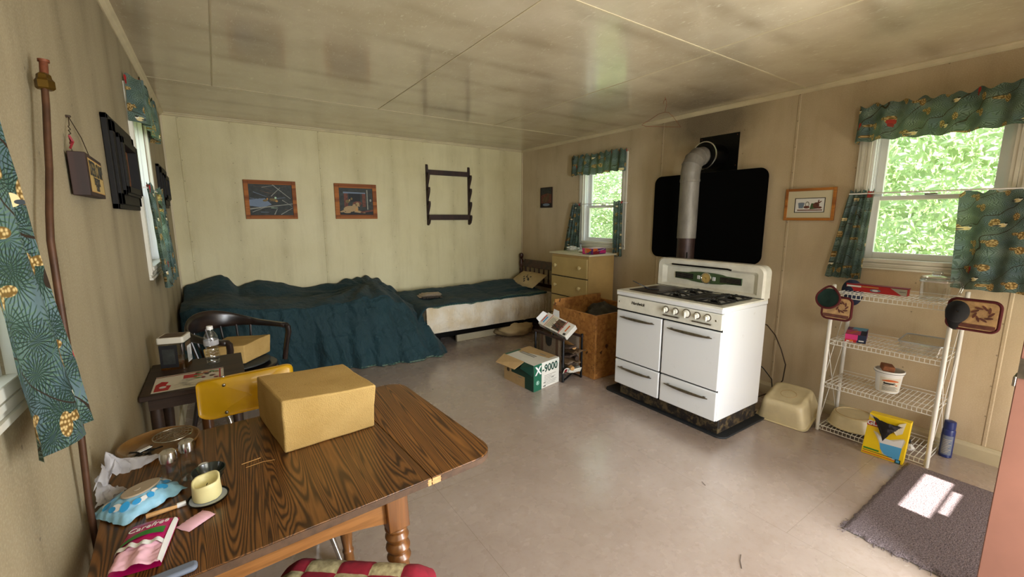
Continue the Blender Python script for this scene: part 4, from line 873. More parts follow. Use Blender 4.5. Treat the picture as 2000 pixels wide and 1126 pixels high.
# ------------------------------------------------------------------ pictures and things on the walls
def frame_parts(t_, ax, at, out, a0, a1, z0, z1, w, d, material, backing=True):
    """picture frame on a wall; out = sign of the room side along the axis"""
    def bx(p, q, r, s, d0=0, d1=d):
        lo, hi = sorted((at + out * d0, at + out * d1)); return ((lo, hi, p, q, r, s) if ax == 0 else (p, q, lo, hi, r, s))
    m = MB()
    for p, q, r, s in ((a0, a0 + w, z0, z1), (a1 - w, a1, z0, z1), (a0 + w, a1 - w, z0, z0 + w), (a0 + w, a1 - w, z1 - w, z1)): m.box(*bx(p, q, r, s))
    m.build('frame', material, t_, bev=.002)
# woodland print with ducks on fallen logs
p1 = thing('framed_picture', 'pine framed print of ducks among fallen birch branches on the back wall', 'picture', (.845, D, 1.667))
frame_parts(p1, 1, D, -1, .603, 1.085, 1.468, 1.864, .040, .02, 'pine_frame_back')
MB().box(.641, 1.047, D - .012, D - .002, 1.506, 1.826).build('print', 'ph_dark', p1)
O_ = (.643, D - .0122, 1.508); U_ = (.402, 0, 0); V_ = (0, 0, .316)
random.seed(4); it = []
def stroke(a, b, w, c_): a, b = Vector(a), Vector(b); d = (b - a).normalized(); n = Vector((-d.y, d.x)) * w; return (c_, [tuple(a + n), tuple(a - n), tuple(b - n * .5), tuple(b + n * .5)])
def clampi(it): return [(a, [(min(1, max(0, u)), min(1, max(0, v))) for u, v in b]) for a, b in it]
for i in range(26): x, y = random.random(), random.random(); a = random.uniform(-30, 40); L = random.uniform(.15, .4); it.append(stroke((x, y), (x + L * math.cos(R(a)), y + L * math.sin(R(a))), .008, random.choice(['ph_blue', 'ph_dark', 'tea', 'clock_green'])))
it += [('ph_blue', [(0, .3), (.3, .25), (.5, .35), (.35, .55), (0, .5)]), stroke((0, .2), (1, .38), .022, 'ph_log'), stroke((.55, 1), (.95, .55), .016, 'ph_log'), stroke((.5, .62), (.72, .9), .010, 'ph_log'), stroke((.05, .1), (.4, .28), .01, 'ph_log'), stroke((.55, .02), (.62, .2), .014, 'ph_log'), stroke((.7, .02), (1, .25), .012, 'ph_log'), stroke((.3, .9), (.6, .98), .008, 'ph_log'), stroke((.75, .5), (.98, .3), .01, 'ph_log'), stroke((.1, .75), (.4, .6), .008, 'ph_blue'),
       ('ph_duck', ell(.36, .48, .06, .035, 10)), ('log_end', ell(.41, .53, .02, .03)), ('ph_duck', ell(.55, .5, .1, .05, -15)), ('clock_green', ell(.6, .57, .025, .035)), ('log_end', ell(.62, .46, .03, .03))]
deco('scene_print', p1, O_, U_, V_, clampi(it), step=.00002)
# dog print
p2 = thing('framed_picture', 'pine framed print of a dog lying by a hearth on the back wall', 'picture', (1.715, D, 1.667))
frame_parts(p2, 1, D, -1, 1.479, 1.952, 1.468, 1.866, .047, .02, 'pine_frame_back')
MB().box(1.524, 1.907, D - .012, D - .002, 1.513, 1.82).build('print', 'ph_dark', p2)
it = [('ph_black', [(0, 0), (1, 0), (1, .16), (0, .16)]), ('ph_blue', [(.12, .86), (.78, .84), (.78, .8), (.12, .8)]), ('ph_black', [(.28, .5), (.62, .5), (.62, .8), (.28, .8)]), ('ph_red', [(.14, .3), (.25, .3), (.25, .8), (.14, .8)]), ('ph_red', [(.68, .3), (.78, .3), (.78, .8), (.68, .8)]), ('ph_log', [(.82, .2), (.85, .2), (.85, .95), (.82, .95)]), ('ph_duck', ell(.24, .5, .06, .06)), ('dog', ell(.3, .55, .02, .04)), ('ph_duck', ell(.36, .6, .03, .05)), ('ph_red', ell(.52, .42, .14, .09, 10)),
      ('dog', ell(.3, .22, .19, .115, 6)), ('dog', ell(.46, .28, .08, .13, 20)), ('dog', ell(.53, .4, .055, .075)), ('ph_duck', ell(.485, .38, .022, .06, 10)), ('dog', ell(.57, .34, .03, .03)), ('dog', [(.44, .2), (.75, .1), (.76, .06), (.6, .07), (.42, .1)]), ('dog', [(.12, .18), (-.0, .12), (.03, .09), (.16, .1)]), ('dog', ell(.22, .09, .1, .03)), ('log_end', ell(.5, .2, .04, .07)), ('ph_black', ell(.585, .35, .01, .01)), ('ph_log', ell(.93, .55, .03, .05)), ('ph_red', [(.6, .12), (1, .2), (1, .14), (.62, .06)])]
deco('scene_print', p2, (1.526, D - .0122, 1.515), (.379, 0, 0), (0, 0, .303), clampi(it), step=.00003)
# gun rack
gr = thing('gun_rack', 'empty dark wood four notch gun rack on the back wall', 'rack', (2.9, D, 1.77))
def rack_side(x):
    pts = [(0, 1.392), (.02, 1.385), (.035, 1.40)]; 
    for k in range(4):
        z = 1.455 + .175 * k
        pts += [(.052, z - .05), (.078, z + .0), (.086, z + .03), (.082, z + .055), (.068, z + .060), (.064, z + .034), (.050, z + .012), (.032, z + .010), (.024, z + .04)] if k < 4 else []
        if k < 3: pts += [(.032, z + .09)]
    pts += [(.034, 2.06), (.030, 2.13), (.018, 2.146), (0, 2.146)]
    return MB().prism([(D - a, b) for a, b in pts], 0, x, x + .024)
MB_ = rack_side(2.592); MB_.build('side_board', 'dark_wood', gr, smooth=False); rack_side(3.192).build('side_board', 'dark_wood', gr, smooth=False)
MB().box(2.616, 3.192, D - .030, D - .012, 2.02, 2.082).build('crossbar', 'dark_wood', gr, bev=.002); MB().box(2.616, 3.192, D - .055, D - .012, 1.452, 1.520).build('crossbar', 'dark_wood', gr, bev=.002)
# small picture on the right wall
p3 = thing('framed_picture', 'small thin framed print of an animal left of the small window', 'picture', (W, 5.25, 1.75))
frame_parts(p3, 0, W, -1, 5.125, 5.375, 1.617, 1.887, .010, .014, 'dark_wood')
MB().box(W - .008, W - .002, 5.134, 5.366, 1.626, 1.878).build('print', 'ph_black', p3)
deco('scene_print', p3, (W - .0082, 5.366, 1.626), (0, -.232, 0), (0, 0, .252), [('ph_dark', [(0, .65), (1, .65), (1, 1), (0, 1)]), ('ph_red', [(.0, .2), (1, .2), (1, .66), (.6, .72), (.3, .68), (0, .62)]), ('tea', ell(.45, .4, .3, .16, 10)), ('tea', ell(.68, .6, .1, .13)), ('ph_blue', ell(.5, .12, .32, .07))], step=.0001)
# oak framed print with white mat
p4 = thing('framed_picture', 'oak framed print of hats and logs with a wide cream mat', 'picture', (W, 2.055, 1.58))
frame_parts(p4, 0, W, -1, 1.885, 2.225, 1.46, 1.702, .020, .018, 'oak_frame')
MB().box(W - .012, W - .003, 1.904, 2.206, 1.479, 1.683).build('mat', 'mat_board', p4)
def rr_(u0, u1, v0, v1): return [(u0, v0), (u1, v0), (u1, v1), (u0, v1)]
deco('scene_print', p4, (W - .0122, 2.206, 1.479), (0, -.302, 0), (0, 0, .204), [('print_dark', rr_(.17, .85, .2, .74)), ('white', rr_(.19, .83, .225, .715)), ('ph_red', rr_(.24, .8, .27, .31)), ('ph_blue', [(.25, .55), (.40, .55), (.37, .36), (.27, .36)]), ('grey_blue', ell(.325, .55, .075, .02)), ('ph_log', ell(.46, .5, .05, .11)), ('white', ell(.46, .5, .03, .07)), ('ph_red', ell(.45, .4, .07, .05)), ('clock_green', [(.52, .32), (.7, .34), (.7, .52), (.55, .54)]), ('ph_red', ell(.66, .46, .07, .11)), ('ph_red', ell(.73, .38, .06, .04)), ('ph_red', [(.64, .5), (.76, .62), (.78, .6), (.68, .48)]), ('ph_red', [(.68, .5), (.70, .66), (.72, .66), (.72, .5)])], step=.00008)

# shadowbox frames on the left wall
def shadowbox(label, y0, y1, z0, z1):
    t_ = thing('shadowbox_frame', label, 'picture frame', (0, (y0 + y1) / 2, (z0 + z1) / 2)); m = MB()
    for k, (ins, d0, d1) in enumerate(((0, .001, .020), (.028, .001, .030), (.085, .001, .040), (.10, .001, .047))):
        w = .03 if k < 3 else .04; w = .065 if k == 1 else w
        for p, q, r, s in ((y0 + ins, y0 + ins + w, z0 + ins * .7, z1 - ins * .7), (y1 - ins - w, y1 - ins, z0 + ins * .7, z1 - ins * .7), (y0 + ins, y1 - ins, z0 + ins * .7, z0 + ins * .7 + w * .7), (y0 + ins, y1 - ins, z1 - ins * .7 - w * .7, z1 - ins * .7)): m.box(d0, d1, p, q, r, s)
    m.build('frame', 'frame_black', t_, bev=.002)
    i = .135; MB().box(.002, .012, y0 + i, y1 - i, z0 + i * .7, z1 - i * .7).build('mat', 'mat_brown', t_)
    MB().box(.012, .014, y0 + i + .05, y1 - i - .05, z0 + i * .7 + .04, z1 - i * .7 - .04).build('picture', 'ph_black', t_); return t_
shadowbox('large black stepped shadowbox frame between the camp sign and the curtain', 2.94, 3.56, 1.517, 1.888)
shadowbox('black stepped frame beyond the left wall window near the back corner', 4.86, 5.38, 1.56, 1.885)
# hanging camp sign
sg = thing('camp_sign', 'small wooden block sign lettered DEER CAMP hanging on a wire', 'sign', (.012, 2.47, 1.60))
A = Vector((.030, 2.325, 0)); Bq = Vector((.022, 2.66, 0))
m = MB(); m.prism([(.006, 2.33), (.044, 2.335), (.026, 2.66), (.004, 2.66)], 2, 1.545, 1.668); m.build('block', 'dark_wood', sg, bev=.002)
Uq = (Vector((.026, 2.66, 0)) - Vector((.044, 2.335, 0))); N_ = Vector((Uq.y, -Uq.x, 0)).normalized()
deco('face', sg, Vector((.044, 2.335, 1.545)), Uq, (0, 0, .123), [('straw', rr_(.07, .95, .10, .90)), ('dial', rr_(.085, .935, .12, .88))], step=.0002)
for s_, sz, u, v in (('DEER CAMP', .062, .10, .50), ('THE BUCK', .032, .27, .29), ('STOPS', .026, .37, .145)):
    text('lettering', s_, sg, Vector((.044, 2.335, 1.545)) + Uq * u + Vector((0, 0, .123 * v)) + N_ * .001, Uq, (0, 0, 1), sz, 'print_dark', bold=.0006, sx=.80)
m = MB(); ap = (.006, 2.42, 1.775)
co = [Vector((.016, 2.335, 1.668)).lerp(Vector(ap), k / 40) + Vector((0, .012 * math.sin(k * 1.3) * (k < 30), 0)) for k in range(41)]
m.tube(co, .0012, 5); m.build('wire', 'wire_dark', sg); MB().tube([ap, (.010, 2.52, 1.73), (.012, 2.60, 1.668)], .0012, 5).build('wire', 'wire_dark', sg); MB().lathe([(.004, 0), (.003, .01), (.0015, .012)], (0.0, 2.42, 1.776), 'x', 8).build('nail', 'wire_dark', sg)
MB().tube([(.016, 2.33, 1.675), (.02, 2.35, 1.695), (.016, 2.34, 1.71), (.014, 2.36, 1.70), (.018, 2.335, 1.685)], .003, 5).build('ribbon', 'red_dark', sg)
# copper gas pipe
cp_ = thing('copper_pipe', 'old copper gas pipe with a brass union running down the left wall', 'pipe', (.03, 2.05, 1.4))
MB().tube([(.03, 2.107, 1.795), (.03, 2.09, 1.74), (.03, 2.06, 1.67), (.03, 2.03, 1.59), (.03, 1.975, 1.49), (.03, 1.950, 1.43), (.03, 1.942, 1.30), (.029, 1.935, 1.0), (.0215, 1.935, .80), (.0215, 1.935, .60), (.0215, 1.935, .2)], .0068, 10).build('tube', 'copper', cp_)
MB().tube([(.03, 2.112, 1.80), (.03, 2.130, 1.853)], .008, 10).build('upper_stub', 'rusty', cp_)
MB().lathe([(.0, 0), (.014, 0), (.018, .004), (.018, .020), (.014, .026), (.013, .034), (.009, .038), (0, .038)], (.03, 2.110, 1.782), n=6, cap=False).build('union_nut', 'brass', cp_, smooth=False)
MB().lathe([(.011, 0), (.011, .006)], (.03, 2.131, 1.85), n=10).build('cap', 'rusty', cp_)

# heat shield, flue plate, stove pipe
hs = MB(); hs.prism(rrect(2.352, 3.452, 1.09, 1.885, .075, 8), 0, W - .045, W - .040); h_ = thing('heat_shield', 'large black rounded heat shield board on the wall behind the stove', 'heat shield', (W - .04, 2.9, 1.49)); hs.build('board', 'heat_board', h_, bev=.0015)
for y in (2.5, 3.3):
    for z in (1.2, 1.78): MB().lathe([(.008, 0), (.008, .039)], (W - .040, y, z), 'x', 8).build('spacer', 'heat_board', h_)
fp = thing('flue_plate', 'square black metal plate where the flue enters the wall', 'plate', (W - .004, 2.82, 2.05)); MB().box(W - .005, W - .001, 2.640, 3.010, 1.89, 2.203).build('plate', 'black_steel', fp)
for y in (2.66, 2.99):
    for z in (1.93, 2.185): MB().lathe([(.004, 0), (.003, -.002)], (W - .005, y, z), 'x', 8).build('screw', 'rusty', fp)
PX, PY = 3.73, 2.842
sp_ = thing('stove_pipe', 'grey galvanised stove pipe with elbow rising behind the white stove', 'pipe', (PX, PY, 1.0))
m = MB(); m.lathe([(.078, 1.305), (.078, 1.78), (.082, 1.785), (.082, 1.80), (.079, 1.81), (.079, 1.86)], (PX, PY, 0), n=36, cap=False); m.build('pipe', 'galvanised', sp_)
MB().lathe([(.073, .93), (.073, 1.30), (.076, 1.302), (.076, 1.312)], (PX, PY, 0), n=36, cap=False).build('lower_pipe', 'pipe_brown', sp_)
Zb, Rb = 1.86, .145
def elbow(a0, a1, r):
    m = MB(); pts = []
    def sec(a): c = Vector((PX + Rb - Rb * math.cos(a), PY, Zb + Rb * math.sin(a))); e = Vector((-math.cos(a), 0, math.sin(a))); return [c + e * r * math.cos(q) + Vector((0, r * math.sin(q), 0)) for q in [k / 32 * 2 * math.pi for k in range(32)]]
    A_, B_ = sec(a0), sec(a1); m.add(A_ + B_, [(k, (k + 1) % 32, 32 + (k + 1) % 32, 32 + k) for k in range(32)]); return m
for k in range(4): elbow(k * math.pi / 8, (k + 1) * math.pi / 8, .080 - .0 * k + (.001 if k % 2 else 0)).build('elbow_gore', 'galvanised', sp_)
for k in range(1, 4):
    a = k * math.pi / 8; c = Vector((PX + Rb - Rb * math.cos(a), PY, Zb + Rb * math.sin(a))); e = Vector((-math.cos(a), 0, math.sin(a)))
    MB().tube([c + e * .0815 * math.cos(q) + Vector((0, .0815 * math.sin(q), 0)) for q in [i / 32 * 2 * math.pi for i in range(32)]], .0028, 6, closed=True).build('seam_ring', 'galvanised', sp_)
MB().lathe([(.078, 0), (.078, .03)], (PX + Rb, PY, Zb + Rb), 'x', 36, cap=False).build('collar_ring', 'chrome_worn', sp_)
zc = Zb + Rb; x0 = PX + Rb + .015
MB().lathe([(.0, .0), (.078, .0), (.108, .002), (.116, .006), (.116, .012), (.110, .016), (.108, .12), (.108, W - .006 - x0)], (x0, PY - .01, zc + .008), 'x', 40, cap=False).build('thimble', 'black_steel', sp_)
MB().lathe([(.110, 0), (.119, .001), (.119, .007), (.110, .008)], (x0 - .001, PY - .01, zc + .008), 'x', 40, cap=False).build('rim_ring', 'chrome', sp_)
MB().box(PX - .081, PX - .0, PY - .080, PY - .03, 1.745, 1.76).build('foil_tape', 'aluminium', sp_) if False else None
# wire coat hanger on the ceiling
hg = thing('wire_hanger', 'thin rusty wire coat hanger hooked to the ceiling above the flue', 'hanger', (3.43, 2.91, H))
m = MB(); m.tube([(3.405, 2.91, 2.385), (3.41, 2.91, 2.405), (3.425, 2.91, 2.425), (3.445, 2.91, 2.41), (3.447, 2.91, 2.38), (3.436, 2.91, 2.345), (3.43, 2.91, 2.325), (3.35, 2.91, 2.30), (3.26, 2.91, 2.25), (3.17, 2.91, 2.205), (3.155, 2.91, 2.195), (3.20, 2.91, 2.19), (3.45, 2.91, 2.215), (3.62, 2.91, 2.232), (3.655, 2.91, 2.235), (3.63, 2.91, 2.25), (3.54, 2.91, 2.305), (3.48, 2.91, 2.33), (3.43, 2.91, 2.325)], .0017, 6); m.build('wire', 'rusty', hg)
MB().tube([(3.425, 2.91, H), (3.425, 2.91, 2.428), (3.43, 2.905, 2.42), (3.436, 2.91, 2.428)], .002, 6).build('hook', 'rusty', hg)

# ------------------------------------------------------------------ the stove
sv = thing('gas_stove', 'white enamel vintage four burner gas range with chrome handles', 'stove', (3.28, 2.485, 0))
XF = 2.985
MB().box(3.01, 3.565, 2.045, 2.930, .118, .868).build('body', 'enamel', sv, bev=.006)
MB().box(3.055, 3.555, 2.055, 2.925, .0125, .118).build('plinth', 'plinth', sv, bev=.003)
MB().box(3.003, 3.012, 2.05, 2.925, .118, .86).build('shadow_gap', 'gap', sv)
for nm, y0, y1, z0, z1 in (('oven_door', 2.044, 2.488, .338, .742), ('oven_door', 2.502, 2.932, .338, .742), ('drawer', 2.044, 2.488, .124, .328), ('drawer', 2.502, 2.932, .124, .328)):
    dr_ = MB().box(XF, 3.006, y0, y1, z0, z1).build(nm, 'enamel', sv, bev=.007, seg=3)
    hz = .694 if 'door' in nm else (.272); a, b = (y0 + .055, y1 - .045); m = MB()
    N = 16; vs = []
    def hf(u, v):
        y = a + (b - a) * u; e = math.sin(max(.02, min(.98, u)) * math.pi) ** .45; q = v * 2 * math.pi; return (XF - .004 - .014 * e + .010 * e * math.cos(q) - .006, y, hz + .011 * e * math.sin(q))
    m.grid(hf, 20, 12); hd = m.build('handle', 'chrome_worn', dr_, smooth='all')
    for y in (a + .03, b - .03): MB().box(XF - .010, XF + .002, y - .008, y + .008, hz - .006, hz + .006).build('handle_post', 'chrome_worn', dr_)
MB().box(XF - .004, 3.012, 2.044, 2.932, .754, .862).build('control_panel', 'enamel_aged', sv, bev=.006, seg=3)
ctf = MB(); ctf.box(XF - .010, 3.565, 2.040, 2.936, .867, .900); ctf.build('cooktop_edge', 'enamel', sv, bev=.007, seg=3)
m = MB(); zt = .9005
for a in ((XF - .009, 3.045, 2.041, 2.935), (3.455, 3.56, 2.041, 2.935), (3.045, 3.455, 2.041, 2.095), (3.045, 3.455, 2.875, 2.935)): m.box(*a, .895, .909)
m.build('cooktop_rim', 'enamel_aged', sv, bev=.003)
MB().box(3.045, 3.455, 2.095, 2.875, .892, .899).build('burner_pan', 'cast_iron', sv)
MB().box(3.05, 3.45, 2.625, 2.872, .899, .912).build('griddle', 'griddle', sv, bev=.004); MB().box(3.075, 3.425, 2.65, 2.845, .912, .9135).build('griddle_plate', 'griddle', sv)
def grate(cx, cy):
    g = MB(); s_ = .095
    for a, b in (((-s_, -s_), (s_, -s_)), ((s_, -s_), (s_, s_)), ((s_, s_), (-s_, s_)), ((-s_, s_), (-s_, -s_))): g.tube([(cx + a[0], cy + a[1], .915), (cx + b[0], cy + b[1], .915)], .006, 6)
    for k in range(8):
        q = k * math.pi / 4; o_ = s_ if k % 2 == 0 else s_ * 1.3; g.tube([(cx + o_ * math.cos(q), cy + o_ * math.sin(q), .917), (cx + .06 * math.cos(q), cy + .06 * math.sin(q), .928), (cx + .025 * math.cos(q), cy + .025 * math.sin(q), .926)], .0052, 6)
    o = g.build('grate', 'cast_iron', sv)
    b_ = MB(); b_.lathe([(.04, .899), (.038, .905), (.028, .907), (.03, .914), (.024, .919), (0, .92)], (cx, cy, 0), n=20, cap=False); b_.build('burner', 'black_steel', sv)
for cx, cy in ((3.145, 2.20), (3.36, 2.20), (3.145, 2.50), (3.36, 2.50)): grate(cx, cy)
MB().box(3.05, 3.45, 2.30, 2.40, .899, .908).build('centre_strip', 'cast_iron', sv)
for y, r in ((2.466, .019), (2.386, .019), (2.300, .0255), (2.219, .019), (2.143, .019)):
    bz = MB().lathe([(r + .005, .001), (r + .006, -.003), (r + .002, -.006), (0, -.006)], (XF - .004, y, .826), 'x', 24, cap=False).build('knob_bezel', 'chrome_worn', sv)
    kb = MB(); kb.lathe([(r, -.006), (r * .95, -.014), (r * .8, -.017), (0, -.018)], (XF - .004, y, .826), 'x', 20, cap=False); kb.build('knob', 'enamel_aged', sv)
    MB().box(XF - .034, XF - .020, y - .0045, y + .0045, .826 - r * 1.15, .826 + r * .5).build('knob_grip', 'enamel_aged', sv, bev=.003)
for a, b in ((2.352, 2.486), (2.108, 2.252)): MB().box(XF - .018, XF - .006, a, b, .779, .788).build('valve_bar', 'chrome_worn', sv, bev=.003)
text('lettering', 'Hardwick', sv, (XF - .0045, 2.785, .812), (0, -1, 0), (0, 0, 1), .032, 'black', shear=.35, bold=.0007)
for y in (2.905, 2.085): MB().lathe([(.007, 0), (.005, -.003), (0, -.003)], (XF - .004, y, .815), 'x', 10, cap=False).build('panel_screw', 'chrome_worn', sv)
# back guard: rounded shell with a sunk panel
Yb0, Yb1, Zb0, Zb1 = 2.040, 2.940, .909, 1.145
def bg_out(y0, y1, z0, z1, r, n=8):
    p = [(y0, z0), (y1, z0)]
    for cx, a in ((y1 - r, 0), (y0 + r, 90)): p += [(cx + r * math.cos(R(a + 90 * k / n)), z1 - r + r * math.sin(R(a + 90 * k / n))) for k in range(n + 1)]
    return p
def ring_panel(m, P0, x0, P1, x1):
    n = len(P0); m.add([(x0, a, b) for a, b in P0] + [(x1, a, b) for a, b in P1], [(i, (i + 1) % n, n + (i + 1) % n, n + i) for i in range(n)])
o0 = bg_out(Yb0, Yb1, Zb0, Zb1, .055); o1 = bg_out(Yb0 + .014, Yb1 - .014, Zb0 + .004, Zb1 - .012, .05); o2 = bg_out(Yb0 + .05, Yb1 - .05, Zb0 + .02, Zb1 - .052, .02); o3 = bg_out(Yb0 + .085, Yb1 - .085, Zb0 + .028, Zb1 - .07, .015)
m = MB(); ring_panel(m, o0, 3.575, o0, 3.500); ring_panel(m, o0, 3.500, o1, 3.486); ring_panel(m, o1, 3.486, o2, 3.490); ring_panel(m, o2, 3.490, o3, 3.512); m.quad(*[(3.512, a, b) for a, b in o3]); m.quad(*[(3.575, a, b) for a, b in o0])
m.build('backguard', 'enamel_aged', sv, smooth=True, ang=50)
MB().box(3.487, 3.575, Yb0 + .002, Yb1 - .002, .9085, .9125).build('backguard_gap', 'gap', sv)
MB().tube([(3.480, 2.79, 1.098), (3.480, 2.31, 1.098), (3.487, 2.285, 1.092)], .007, 8).build('light_bar', 'black_steel', sv)
CZ, CY = 1.010, 2.49
m = MB(); m.prism([(2.21, CZ - .026), (2.21, CZ + .026), (2.33, CZ + .030), (2.36, CZ + .038), (2.43, CZ + .044), (2.55, CZ + .044), (2.62, CZ + .038), (2.65, CZ + .030), (2.77, CZ + .026), (2.77, CZ - .026), (2.65, CZ - .030), (2.62, CZ - .036), (2.55, CZ - .042), (2.43, CZ - .042), (2.36, CZ - .036), (2.33, CZ - .030)], 0, 3.503, 3.5115); cp2 = m.build('clock_panel', 'clock_green', sv, bev=.002)
for y0, y1 in ((2.215, 2.375), (2.605, 2.765)):
    MB().box(3.5015, 3.5031, y0, y1, CZ - .022, CZ + .022).build('grille', 'gap', cp2)
    for k in range(5): MB().box(3.499, 3.5018, y0 + .004, y1 - .004, CZ - .019 + k * .0088, CZ - .0165 + k * .0088).build('grille_bar', 'chrome_worn', cp2)
MB().lathe([(.043, 0), (.044, -.006), (.038, -.009), (.036, -.006)], (3.503, CY, CZ), 'x', 32, cap=False).build('clock_ring', 'chrome', cp2)
ck = MB().lathe([(.0365, -.0005), (0, -.0006)], (3.500, CY, CZ), 'x', 32, cap=False).build('clock_face', 'dial', cp2)
it = [('print_dark', [(.02 * math.cos(a) * 1.45 - .0012, .02 * math.sin(a) * 1.45), (.02 * math.cos(a) * 1.45 + .0012, .02 * math.sin(a) * 1.45), (.033 * math.cos(a) + .001, .033 * math.sin(a)), (.033 * math.cos(a) - .001, .033 * math.sin(a))]) for a in [k * math.pi / 6 for k in range(12)]]
it += [stroke((0, 0), (-.018, .006), .0012, 'black'), stroke((0, 0), (.002, -.026), .001, 'black'), ('black', ell(0, 0, .003, .003, 0, 8))]
deco('clock_hands', cp2, (3.499, CY, CZ), (0, -1, 0), (0, 0, 1), it, step=.00004)
for y in (2.555, 2.425):
    MB().box(3.500, 3.503, y - .011, y + .011, CZ - .014, CZ + .014).build('timer_window', 'white_gloss', cp2)
    deco('timer_mark', cp2, (3.4998, y, CZ), (0, -1, 0), (0, 0, 1), [('print_dark', rr_(-.005, .005, .004, .010)), ('white', rr_(-.003, .003, .006, .008)), ('print_dark', rr_(-.005, .005, -.010, -.002)), ('white', rr_(-.003, .003, -.008, -.004))], step=.0001)
MB().lathe([(.006, .90), (.006, 1.19), (.0, 1.195)], (3.60, 2.74, 0), n=8, cap=False).build('rear_rod', 'black_steel', sv)
mt = MB(); mt.prism(rrect(3.02, 3.64, 1.995, 3.085, .06), 2, 0, .012); tag(mt.build('stove_mat', 'rubber', bev=.003, loc=(3.33, 2.54, 0)), 'black rounded mat on the floor under the white stove', 'mat')
spt = thing('spatula', 'black slotted spatula lying on the griddle with its handle raised', 'spatula', (3.1, 2.73, .915))
MB().tube([(3.16, 2.735, .918), (3.13, 2.76, .93)], .004, 6).build('shaft', 'black_steel', spt)
m = MB(); m.M = Matrix.Translation((3.10, 2.785, .95)); a_ = Vector((-.055, .05, .035)); b_ = Vector((.035, -.03, -.022)); q_ = Vector((.012, .016, 0)); m.add([b_ - q_ * .4, b_ + q_ * .4, a_ * .4 + q_, a_, a_ * .4 - q_], [(0, 1, 2, 3, 4)]); m.build('handle', 'black', spt, solid=.006, smooth=False)
MB().tube([(3.12, 2.775, .933), (3.137, 2.75, .924), (3.2, 2.70, .918)], .005, 6).build('neck', 'black_steel', spt)
# gas hose behind the stove
MBt = MB(); MBt.tube([(3.70, 2.20, .70), (3.80, 2.14, .66), (3.93, 2.13, .56), (3.96, 2.09, .45), (3.97, 2.05, .33), (3.96, 2.055, .20), (3.93, 2.10, .10), (3.85, 2.2, .03)], .0045, 8); tag(MBt.build('gas_hose', 'wire_dark', loc=(3.9, 2.1, .02)), 'thin brown gas line looping down the wall right of the stove', 'hose')
MBt = MB(); MBt.tube([(3.68, 2.3, .42), (3.80, 2.22, .36), (3.92, 2.19, .27), (3.97, 2.14, .18), (3.97, 2.12, .03)], .004, 8); tag(MBt.build('power_cord', 'black', loc=(3.9, 2.2, .02)), 'black cord hanging low between the stove and the tan dishpan', 'cord')

# tan dishpan leaning upside down
dp = thing('dishpan', 'tan plastic dishpan upside down on the floor beside the stove', 'dishpan', (3.80, 1.9, 0))
a_ = Vector((3.575, 2.038, .004)); b_ = Vector((3.60, 1.775, .004)); 
e1 = (b_ - a_); e1z = Vector((e1.x, e1.y, 0)).normalized(); e2 = Vector((-e1z.y, e1z.x, 0)); e2 = e2 if e2.x > 0 else -e2
# rim rectangle tilts up at the wall side
e2 = (e2 * math.cos(R(14)) + Vector((0, 0, 1)) * math.sin(R(14))).normalized(); nn = e1z.cross(e2); nn = nn if nn.z > 0 else -nn
DM = Matrix(((e1z.x, e2.x, nn.x, a_.x), (e1z.y, e2.y, nn.y, a_.y), (e1z.z, e2.z, nn.z, a_.z), (0, 0, 0, 1)))
m = MB(); m.M = DM; Lx, Ly, Hh = .325, .36, .155
rings = []
for k, (ins, z) in enumerate(((-.010, .004), (-.010, 0), (.004, .002), (.006, .01), (.028, Hh * .75), (.034, Hh * .92), (.048, Hh), (.062, Hh), (.070, Hh - .004), (.09, Hh - .004))):
    r = .045 - .0 * k if ins < .03 else .05; rings.append([(x - .02, y, z) for x, y in rrect(ins, Lx - ins, ins, Ly - ins, r, 6)])
n_ = len(rings[0]); m.add([p for r in rings for p in r], [(k * n_ + i, k * n_ + (i + 1) % n_, (k + 1) * n_ + (i + 1) % n_, (k + 1) * n_ + i) for k in range(len(rings) - 1) for i in range(n_)] + [tuple((len(rings) - 1) * n_ + i for i in range(n_))])
m.build('basin', 'tan_plastic', dp, smooth=True, ang=60)
m = MB(); m.M = DM; m.tube([(Lx / 2 - .02 + .05 * math.cos(q), Ly / 2 + .05 * math.sin(q), Hh - .003) for q in [k / 24 * 2 * math.pi for k in range(24)]], .0015, 5, closed=True); m.build('moulded_ring', 'cardboard', dp)

# ------------------------------------------------------------------ dresser
ds = thing('dresser', 'cream painted chest of drawers with round knobs below the small window', 'dresser', (3.82, 4.22, 0))
MB().box(3.615, 4.005, 3.915, 4.525, .03, 1.068).build('carcass', 'cream_side', ds, bev=.002)
MB().box(3.590, 4.03, 3.885, 4.555, 1.068, 1.088).build('top', 'cream_top', ds, bev=.004)
zs = [1.040, .812, .585, .358, .131]
for k in range(4):
    d_ = MB().box(3.597, 3.616, 3.925, 4.515, zs[k + 1] + .008, zs[k] - .002).build('drawer', 'cream_paint', ds, bev=.004)
    zc_ = (zs[k] + zs[k + 1]) / 2
    for y in (4.425, 4.02): MB().lathe([(.009, 0), (.008, -.010), (.018, -.018), (.021, -.026), (.018, -.034), (.008, -.038), (0, -.0385)], (3.597, y, zc_ + .01), 'x', 20, cap=False).build('knob', 'knob_cream', d_)
    MB().box(3.600, 3.6165, 3.92, 4.52, zs[k + 1] - .001, zs[k + 1] + .006).build('gap', 'gap', ds) if k < 3 else None
MB().box(3.625, 3.995, 3.93, 4.51, 0, .03).build('base', 'cream_side', ds)
tb = thing('tissue_box', 'purple and orange box on the right end of the dresser', 'box', (3.80, 3.95, 1.088))
TBM = Matrix.Translation((3.775, 3.985, 1.0885)) @ Matrix.Rotation(R(8), 4, 'Z')
m = MB(); m.M = TBM; m.box(-.115, .115, -.06, .085, 0, .062); m.build('carton', 'purple', tb, bev=.002)
